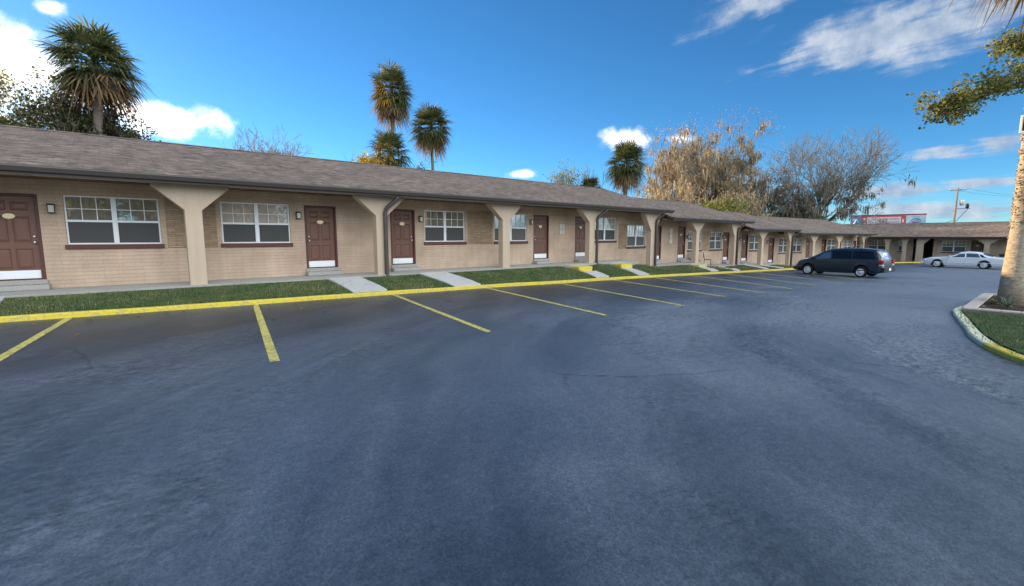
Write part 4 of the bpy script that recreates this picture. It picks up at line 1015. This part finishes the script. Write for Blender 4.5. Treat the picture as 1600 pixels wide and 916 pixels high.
def make_tree(name, label, cat, base, H, spread, seed, maxl=5, trunk_r=.35, trunk_frac=.2, leaf=None, leaf_n=8, leaf_size=.2, leaf_r=.5, moss=None, moss_n=0, moss_len=(.6,1.8), bark_m='bark', twig_m='twig', ang=.55, upb=.10, ratio=.74, kink=.16, group=None, minr=.008, split=(2,3), dirs=None, zscale=1.0, moss_low=0., moss_w=.16, moss_spread=1.0):
    rnd = random.Random(seed); t = thing(name,label,cat,base,0,group); segs = []; tips = []
    tl = H*trunk_frac
    if dirs is None:
        dirs = [(Vector((cos(a)*spread,sin(a)*spread,1)).normalized()) for a in [2*pi*k/4+rnd.uniform(-.4,.4) for k in range(4)]]+[Vector((0,0,1))]
    p0 = Vector((0,0,-.2)); tp = [p0, Vector((rnd.uniform(-.1,.1),rnd.uniform(-.1,.1),tl*.5)), Vector((0,0,tl))]
    segs.append((tp,[trunk_r*1.3,trunk_r,trunk_r*.88],0))
    L0 = (H-tl)*(1-ratio)/(1-ratio**(maxl))*1.05
    for d in dirs: grow(rnd, tp[-1]-Vector((0,0,rnd.uniform(0,tl*.25))), d, L0, trunk_r*.62, 1, maxl, segs, tips, ratio, split, ang, upb, kink, minr)
    zmax = max(p.z for p,_ in tips); k = H/zmax
    for i,(pts,rad,l) in enumerate(segs): segs[i] = ([Vector((q.x*k*zscale,q.y*k*zscale,q.z*k)) for q in pts],rad,l)
    tips = [(Vector((p.x*k*zscale,p.y*k*zscale,p.z*k)),d) for p,d in tips]
    big = MB(); tw = MB()
    for pts,rad,l in segs:
        if l <= 2: big.tube(pts,rad,7,0,False)
        else: tw.tube(pts,rad,4 if l < maxl else 3,0,False)
    big.build('trunk',bark_m,t,True,fix=False)
    if tw.f: tw.build('twigs',twig_m,t,fix=False)
    if leaf:
        lf = MB()
        for p,d in tips:
            for _ in range(leaf_n): leaf_quad(lf, p+Vector((rnd.gauss(0,leaf_r),rnd.gauss(0,leaf_r),rnd.gauss(0,leaf_r*.7))), leaf_size, rnd)
        lf.build('crown',leaf,t,fix=False)
    if moss:
        ms = MB(); cand = [q for pts,rad,l in segs if l >= 2 for q in pts[1:]]
        cand = [q for q in cand if q.z > 1.5]
        done = 0
        while done < moss_n:
            q = rnd.choice(cand); done += 3
            if rnd.random() < moss_low*(q.z/H): continue
            big_ = rnd.uniform(.4,1.0); nk = int(6+16*big_*big_)
            for _k in range(nk):
                done += 1; o_ = Vector((rnd.gauss(0,.42),rnd.gauss(0,.42),rnd.gauss(0,.30)))*big_*moss_spread
                r_ = o_.length/(moss_spread*.8)
                L_ = rnd.uniform(*moss_len)*big_*max(.25,1-.6*r_)
                strand(ms, q+o_, min(L_,max(.2,q.z-.3)), moss_w*rnd.uniform(.5,1.3), rnd)
        ms.build('moss',moss,t,fix=False)
    return t

# ------------------------------------------------------------------ palms
make_palm('broad bushy cabbage palm rising behind the left end of the roof', (-.6,28,-.4), 10.5, 1.95, 1.0, 11, 84, .24, .19, low=-.85, lean=(.3,0))
make_palm('tallest cabbage palm, its narrow crown high above the middle of the roof', (19.23,40.0,-.6), 16.66, 2.20, 1.28, 12, 96, .18, .2, gold=(pi*1.05,.6), low=-1.2, lean=(.4,0))
make_palm('round crowned cabbage palm just right of the tallest palm', (23.59,40.0,-.6), 13.86, 2.37, 1.05, 13, 92, .20, .17, low=-1.1)
make_palm('low bushy palm at the foot of the tallest palm', (19.13,40.0,-.6), 10.9, 2.47, 1.0, 14, 64, .15, .2, gold=(pi*1.1,.8), low=-.9)
make_palm('dark round cabbage palm left of the moss hung tree', (36.7,27,-1.2), 10.2, 2.2, 1.05, 15, 96, .22, .21, low=-1.1)
# near palm in the island
near = make_palm('near cabbage palm with a thick textured trunk standing in the brick edged planter', (18.06,.74,-.52), 11.9, 2.3, 1.0, 16, 60, .30, .215, low=-1.1, trunk_mat='palm_bark')
# boots and rings on the near trunk
rnd = random.Random(3); bt = MB()
for k in range(900):
    z = 1.0+rnd.random()*5.8; az = rnd.uniform(0,2*pi); r0 = .195
    p = Vector((cos(az)*r0,sin(az)*r0,z)); tg = Vector((-sin(az),cos(az),0)); l = rnd.uniform(.04,.10)
    bt.add([p-tg*l*.6,p+tg*l*.6,p+tg*l*.4+Vector((cos(az)*.028,sin(az)*.028,.045)),p-tg*l*.4+Vector((cos(az)*.028,sin(az)*.028,.045))],[(0,1,2,3)])
bt.build('bark_flake','palm_bark',near)
lam = thing('flood_lamp','white framed flood lamp strapped to the near palm trunk','lamp',(18.06,.74,3.95))
b = MB(); b.cbox(-.36,-.22,-.16,.20,-.02,.36,.02); b.build('lamp_housing','dark',lam)
b = MB(); b.cbox(-.40,-.365,-.19,.23,-.05,0,.006); b.cbox(-.40,-.365,-.19,.23,.34,.39,.006); b.cbox(-.40,-.365,-.19,-.15,0,.34,.006); b.cbox(-.40,-.365,.19,.23,0,.34,.006); b.build('lamp_frame','white',lam)
# planter
pl = thing('planter_border','low pink brick planter border round the near palm','planter',(0,0,0))
MT['pbrick'] = brick_mat('pink planter brick', ((.40,.24,.18),(.33,.20,.16)), (.30,.25,.21), .22, .07, .01, bump=.6)
MT['cap'] = concrete('pale planter cap', (.42,.36,.31),(.54,.47,.41))
M = Mat('bark mulch', .95, .1); M.color(M.ramp(M.noise(M.pos(),22,6,.7),[(.3,(.03,.02,.014)),(.7,(.10,.068,.045))])); M.bump(M.noise(M.pos(),26,5,.7),1,.03); MT['mulch'] = M.m
PX0,PX1,PY0,PY1 = 15.6,20.2,-2.4,1.42
wb_ = MB(); cp = MB()
for (x0,x1,y0,y1) in ((PX0,PX0+.2,PY0,PY1),(PX1-.2,PX1,PY0,PY1),(PX0+.2,PX1-.2,PY0,PY0+.2),(PX0+.2,PX1-.2,PY1-.2,PY1)):
    wb_.box(x0,x1,y0,y1,-.85,-.47 if x0 < 19 else -.50)
    n = max(1,int(max(x1-x0,y1-y0)/.30)); 
    for k in range(n):
        if x1-x0 > y1-y0: cp.cbox(x0+(x1-x0)*k/n+.004,x0+(x1-x0)*(k+1)/n-.004,y0-.02,y1+.02,-.47,-.425,.008)
        else: cp.cbox(x0-.02,x1+.02,y0+(y1-y0)*k/n+.004,y0+(y1-y0)*(k+1)/n-.004,-.47,-.425,.008)
wb_.build('border','pbrick',pl); cp.build('cap','cap',pl)
b = MB(); vs = []; 
for i in range(24):
    for j in range(20):
        x = PX0+.18+(PX1-PX0-.36)*i/23; y = PY0+.18+(PY1-PY0-.36)*j/19; vs.append((x,y,-.50+.03*noise.noise((x*2,y*2,0))))
b.add(vs,[(i*20+j,(i+1)*20+j,(i+1)*20+j+1,i*20+j+1) for i in range(23) for j in range(19)]); struct(b.build('mulch','mulch',smooth=True))
MT['pale_leaf'] = leaf_mat('pale spiky leaves', [(.2,(.10,.14,.08)),(.6,(.18,.22,.13)),(.9,(.32,.35,.22))], .2)
def spiky(label, x, y, n, L, seed, mat='pale_leaf'):
    t = thing('spiky_plant',label,'plant',(x,y,-.49)); rnd = random.Random(seed); b = MB()
    for k in range(n):
        az = k*2.4+rnd.uniform(-.3,.3); el = rnd.uniform(.35,1.25); d = Vector((cos(az)*cos(el),sin(az)*cos(el),sin(el))); s = Vector((-sin(az),cos(az),0))*.018; l = L*rnd.uniform(.7,1.1)
        p1 = d*l*.6; p2 = d*l+Vector((0,0,-.25*l)); b.add([-s*.6,s*.6,p1+s,p1-s,p2],[(0,1,2,3),(3,2,4)])
    b.build('leaves',mat,t,fix=False); return t
spiky('pale spiky plant in the mulch right in front of the near palm', 17.0,.75,26,.42,1)
spiky('tiny pale spiky plant near the left tip of the planter', 16.15,1.1,14,.16,2)
spiky('small spiky plant at the left foot of the near palm', 17.6,1.02,18,.22,3,'grass')

# ------------------------------------------------------------------ trees behind the roofs
make_tree('moss_tree','tall tree hung all over with tan moss, its top the highest behind the far roofs','tree',(77,42,-1.5),23.4,.85,61,6,.75,.16,moss='moss',moss_n=24000,moss_len=(.5,2.4),ang=.55,upb=.05,ratio=.78,zscale=.92,moss_w=.13,moss_low=.8,moss_spread=1.1,leaf='moss',leaf_n=6,leaf_size=.17,leaf_r=.5,minr=.03)
make_tree('moss_tree','lower moss covered tree between the tall moss tree and the bare tree','tree',(88,37,-1.5),16.8,.9,22,5,.5,.14,moss='moss_grey',moss_n=13000,moss_len=(.5,2.2),ang=.6,upb=.03,ratio=.80,zscale=.80,moss_w=.14,moss_low=.5,moss_spread=1.3,minr=.03,leaf='moss_grey',leaf_n=2,leaf_size=.25,leaf_r=.5)
make_tree('bare_tree','broad bare tree with fine grey branches and moss low down, right of the moss trees','tree',(92,27.6,-1.5),20.4,1.0,23,7,.6,.14,moss='moss_grey',moss_n=9000,moss_len=(.4,1.6),ang=.50,upb=.045,ratio=.78,zscale=.90,moss_low=1.55,moss_w=.11,moss_spread=1.0,minr=.024)
make_tree('shrub','dense moss hung thicket right behind the third motel roof','shrub',(72,33,-1.4),10.0,.9,24,4,.25,.12,moss='moss',moss_n=6000,moss_len=(.6,2.0),moss_w=.13,moss_spread=1.3,leaf='moss',leaf_n=8,leaf_size=.28,leaf_r=.7,ratio=.8)
make_tree('shrub','moss draped thicket low behind the second motel roof just right of the dark round palm','shrub',(61,38,-1.4),10.5,1.0,71,5,.3,.12,moss='moss',moss_n=9000,moss_len=(.6,2.4),moss_w=.14,moss_spread=1.3,leaf='moss',leaf_n=4,leaf_size=.25,leaf_r=.6,ratio=.8,moss_low=.3)
make_tree('shrub','grey moss hung thicket right behind the fourth motel roof','shrub',(86,29,-1.4),9.0,1.0,28,4,.25,.12,moss='moss_grey',moss_n=6000,moss_len=(.6,2.0),moss_w=.14,moss_spread=1.3,leaf='leafy',leaf_n=9,leaf_size=.28,leaf_r=.7,ratio=.8)
make_tree('shrub','yellow green shrub in front of the moss hung trees','shrub',(67,33.5,-1.4),8.2,.5,25,4,.15,.12,leaf='lime',leaf_n=16,leaf_size=.34,leaf_r=.5)
make_tree('leafy_tree','leafy dark tree behind the roof at the foot of the left palm','tree',(-1.0,31,-.4),9.0,.9,26,6,.25,.3,leaf='leafy',leaf_n=12,leaf_size=.13,leaf_r=.16,zscale=.85)
make_tree('leafy_tree','sparse sunlit tree at the left edge of the photo','tree',(-3.9,30,-.4),9.6,.85,27,6,.2,.35,leaf='oak',leaf_n=5,leaf_size=.11,leaf_r=.14,zscale=.8)
make_tree('bare_tree','low rounded bare tree showing over the roof between the left palm and the tallest palm','tree',(11.0,45,-.6),11.7,.9,29,7,.22,.3,ratio=.76,zscale=1.0,minr=.014)
make_tree('bush','golden leaved bush at the left foot of the low bushy palm','bush',(17.31,40.0,-.5),8.84,.6,30,4,.12,.3,leaf='gold',leaf_n=34,leaf_size=.2,leaf_r=.32,zscale=.6)
make_tree('bush','thin twiggy bush left of the golden bush','bush',(15.87,40.0,-.5),9.14,.5,40,5,.1,.3,zscale=.4)
make_tree('bush','thin green bush between the two palms in the middle','bush',(21.89,40.0,-.6),8.66,.6,41,4,.1,.3,leaf='leafy',leaf_n=12,leaf_size=.16,leaf_r=.25,zscale=.45)
make_tree('sapling','bare sapling keeping a patch of pale yellow leaves','sapling',(33.5,32,-1.1),9.8,.45,31,5,.12,.35,leaf='lime',leaf_n=2,leaf_size=.16,leaf_r=.3,zscale=.62,minr=.012)
make_tree('sapling','leafless sapling close left of the dark round palm','sapling',(35.4,30,-1.1),9.4,.4,32,5,.11,.4,zscale=.6,minr=.012)
make_palm('low spreading palm showing just above the roof left of the dark round palm', (34.6,29.5,-1.1), 6.9, 1.6, .7, 33, 34, .1, .2, low=-.4)
make_tree('shrub','small pale shrub at the right foot of the bare tree beside the billboard','shrub',(104,30,-1.5),6.0,.6,34,4,.2,.2,leaf='lime',leaf_n=7,leaf_size=.3,leaf_r=.5,zscale=.8)
# oak reaching in from the right
rnd = random.Random(35); oak = thing('oak_tree','oak reaching in over the top right with yellowing green leaves','tree',(30.8,-.9,-1.0))
big = MB(); tw = MB(); lf = MB()
big.tube([(0,0,-.2),(.05,.02,2.5),(-.05,.05,5.2),(.1,-.1,7.5),(.3,-.2,10.2)],[.42,.34,.29,.22,.10],9)
def limb(pts, r0, nt, zlo, zhi, n_leaf, spread):
    n_leaf = int(n_leaf*1.15); P_ = [Vector(q) for q in pts]; m = len(P_); big.tube(P_,[r0*(1-.85*i/(m-1)) for i in range(m)],6)
    for k in range(nt):
        t = (.22+.80*k/nt)*(m-1); i = min(m-2,int(t)); q = P_[i]+(P_[i+1]-P_[i])*(t-i)
        a = rnd.uniform(0,2*pi); L = spread*rnd.uniform(.35,1.0)*(1-.45*k/nt)
        d = Vector((cos(a)*.8,sin(a)*.8,rnd.uniform(zlo,zhi))); d.normalize(); ps = [q]
        for j in range(4): d = (d+rv(rnd,.22)).normalized(); ps.append(ps[-1]+d*L/4)
        tw.tube(ps,[.022,.018,.013,.009,.005],4,0,False)
        for e in ps[1:]:
            for _ in range(3):
                d2 = (rv(rnd)+Vector((0,0,.15))).normalized(); e2 = e+d2*rnd.uniform(.15,.42)*min(1,spread); tw.tube([e,e2],[.006,.003],3,0,False)
                for _l in range(n_leaf): leaf_quad(lf, e2+Vector((rnd.gauss(0,.10),rnd.gauss(0,.10),rnd.gauss(0,.07))), .105, rnd, .2)
limb([(0,.1,6.9),(-1.6,1.1,8.15),(-3.2,2.1,8.25),(-5.0,3.2,7.75),(-6.6,3.9,7.05),(-7.3,4.25,6.75)],.13,52,-.30,1.0,9,1.7)
limb([(-.2,.2,7.6),(-1.4,1.3,9.0),(-2.8,2.3,9.7),(-4.0,3.0,9.75)],.10,30,-.1,.9,9,1.4)
limb([(.1,-.1,8.2),(-.3,1.2,9.6),(-.8,2.6,10.4)],.10,22,0,1,8,1.6)
limb([(.1,0,7.6),(1.8,-.6,9.2),(3.2,-1.4,10.0)],.12,20,0,1,8,2.0)
limb([(.2,-.1,9.0),(.6,-1.5,10.6),(.8,-2.6,11.2)],.10,20,0,1,8,2.0)
big.build('trunk','bark',oak,True,fix=False); tw.build('twigs','bark',oak,fix=False); lf.build('crown','oak',oak,fix=False)
# trees across the lot, behind the viewer, which the windows mirror
OPP = ['second window','third door','fifth door','dark minivan','left palm','third block','first door','near downspout','second block','first window']
for i,(x,y,h,sd) in enumerate(((4,-36,9,51),(13,-38,10.5,52),(22,-35,9,53),(33,-39,11,54),(-9,-37,10,55),(45,-38,10,56),(-3,-33,8,57),(8.5,-32,7.5,58),(28,-33,8.5,59),(-15,-35,9,60))):
    make_tree('oak_tree','oak across the lot, behind the viewer, opposite the '+OPP[i],'tree',(x,y,zg(x)-.2),h,.9,sd,5,.38,.18,leaf=['oak','moss','lime'][i%3],leaf_n=16,leaf_size=.34,leaf_r=.6,moss='moss',moss_n=500)

# ------------------------------------------------------------------ utility pole and billboard behind the far wing
t = thing('utility_pole','wooden utility pole with crossarm and transformers behind the far wing','utility pole',(139,15.56,-1.6))
b = MB(); b.tube([(-1.3,0,0),(-.6,0,6),(.0,0,13.4)],[.24,.21,.16],8); b.build('pole','wood',t,True)
b = MB(); b.box(-.08,.08,-1.35,1.35,12.85,13.0); b.build('crossarm','wood',t)
for y in (-1.2,-.4,.5,1.2):
    b = MB(); b.lathe([(.04,13.0),(.09,13.05),(.06,13.12),(.09,13.18),(.03,13.25)],'z',(0,y,0),8); b.build('insulator','grey_plate',t)
b = MB(); b.lathe([(.05,9.6),(.34,9.65),(.36,10.6),(.30,10.75),(.05,10.8)],'z',(0,-.85,0),12); b.build('transformer','grey_plate',t,True)
b = MB(); b.lathe([(.05,9.0),(.28,9.05),(.30,9.9),(.05,10.0)],'z',(0,-1.75,0),12); b.build('transformer','dark',t,True)
b = MB(); b.box(-.06,.06,-2.2,-.1,8.9,9.0); b.tube([(-.2,-.2,6.2),(0,-1.9,8.95)],.05,5); b.tube([(-.3,-.1,6.6),(-.2,1.2,6.1)],.04,5); b.build('bracket','dark',t)
for k,y in enumerate((-1.2,1.2)):
    b = MB(); b.tube([(139+(s*40), 15.56+y-(s*s*2+s*14), 11.7-3.0*s*(1-s)*1.3+ (0)) for s in [i/10 for i in range(11)]],.022,4)
    tag(b.build('power_line','dark'),['upper left cable running from the pole crossarm','right cable running from the pole crossarm'][k],'cable')

t = thing('billboard','long red and white billboard with a blue end behind the far roofs','billboard',(103.9,20.4,-1.5),atan2(-10.25,1.2))
# local x runs to the right as seen from the lot; the face looks to -y
MT['sign_red'] = simple('sign red',(.55,.09,.10),.5); MT['sign_white'] = simple('sign white',(.70,.66,.68),.5); MT['sign_blue'] = simple('sign blue',(.12,.30,.52),.5); MT['sign_ink'] = simple('sign lettering blue grey',(.30,.22,.36),.5); MT['sign_pale'] = simple('sign pale blue',(.50,.62,.70),.5)
b = MB(); b.box(-5.2,5.2,0,.25,4.75,6.62); b.build('panel','sign_red',t)
b = MB(); b.box(-5.18,-3.55,-.012,-.002,4.77,6.5); bl = b.build('blue_panel','sign_blue',t)
b = MB(); b.tube([(-4.7,-.02,5.1),(-4.3,-.02,5.9),(-4.0,-.02,5.4)],.12,5); b.box(-4.95,-4.5,-.022,-.012,5.75,6.05); b.build('emblem','sign_pale',bl)
b = MB(); b.box(-2.75,1.95,-.012,-.002,5.05,6.28); wp = b.build('white_panel','sign_white',t)
b = MB(); rnd = random.Random(9)
for z0,x0,x1 in ((5.72,-2.6,1.85),(5.18,-2.6,1.85)):
    x = x0
    while x < x1-.2:
        w = rnd.uniform(.12,.22); h = .36
        k = rnd.random()
        b.box(x,x+.05,-.022,-.012,z0,z0+h); 
        if k < .6: b.box(x+.05,x+w,-.022,-.012,z0+h-.07,z0+h)
        if k > .3: b.box(x+.05,x+w,-.022,-.012,z0,z0+.07)
        if k < .4 or k > .8: b.box(x+w-.05,x+w,-.022,-.012,z0+.07,z0+h-.07)
        x += w+.07+(.18 if rnd.random()<.15 else 0)
b.build('lettering','sign_ink',wp)
b = MB(); b.box(-3.4,-2.95,-.012,-.002,5.2,5.6); b.box(-3.3,-2.9,-.013,-.003,5.8,6.2); b.box(2.1,2.35,-.012,-.002,5.3,5.9); b.build('emblem','sign_white',t)
b = MB(); b.box(2.62,5.18,-.012,-.002,4.77,6.5); pb = b.build('pale_panel','sign_pale',t)
b = MB()
arc = [(3.9+.95*cos(a),-.03,4.95+1.0*sin(a)) for a in [pi*i/12 for i in range(13)]]; b.tube(arc,.10,5); b.box(3.4,4.4,-.025,-.014,6.15,6.25); b.build('arch_picture','sign_blue',pb)
b = MB(); b.box(3.45,4.35,-.025,-.014,4.8,5.45); b.build('picture','sign_ink',pb)
for x in (-4.2,-1.4,1.4,4.2):
    b = MB(); b.box(x-.12,x+.12,.26,.5,-.2,6.4); b.build('post','dark',t)
b = MB(); b.box(-5.25,5.25,-.02,.3,6.62,6.72); b.build('top_trim','dark',t)
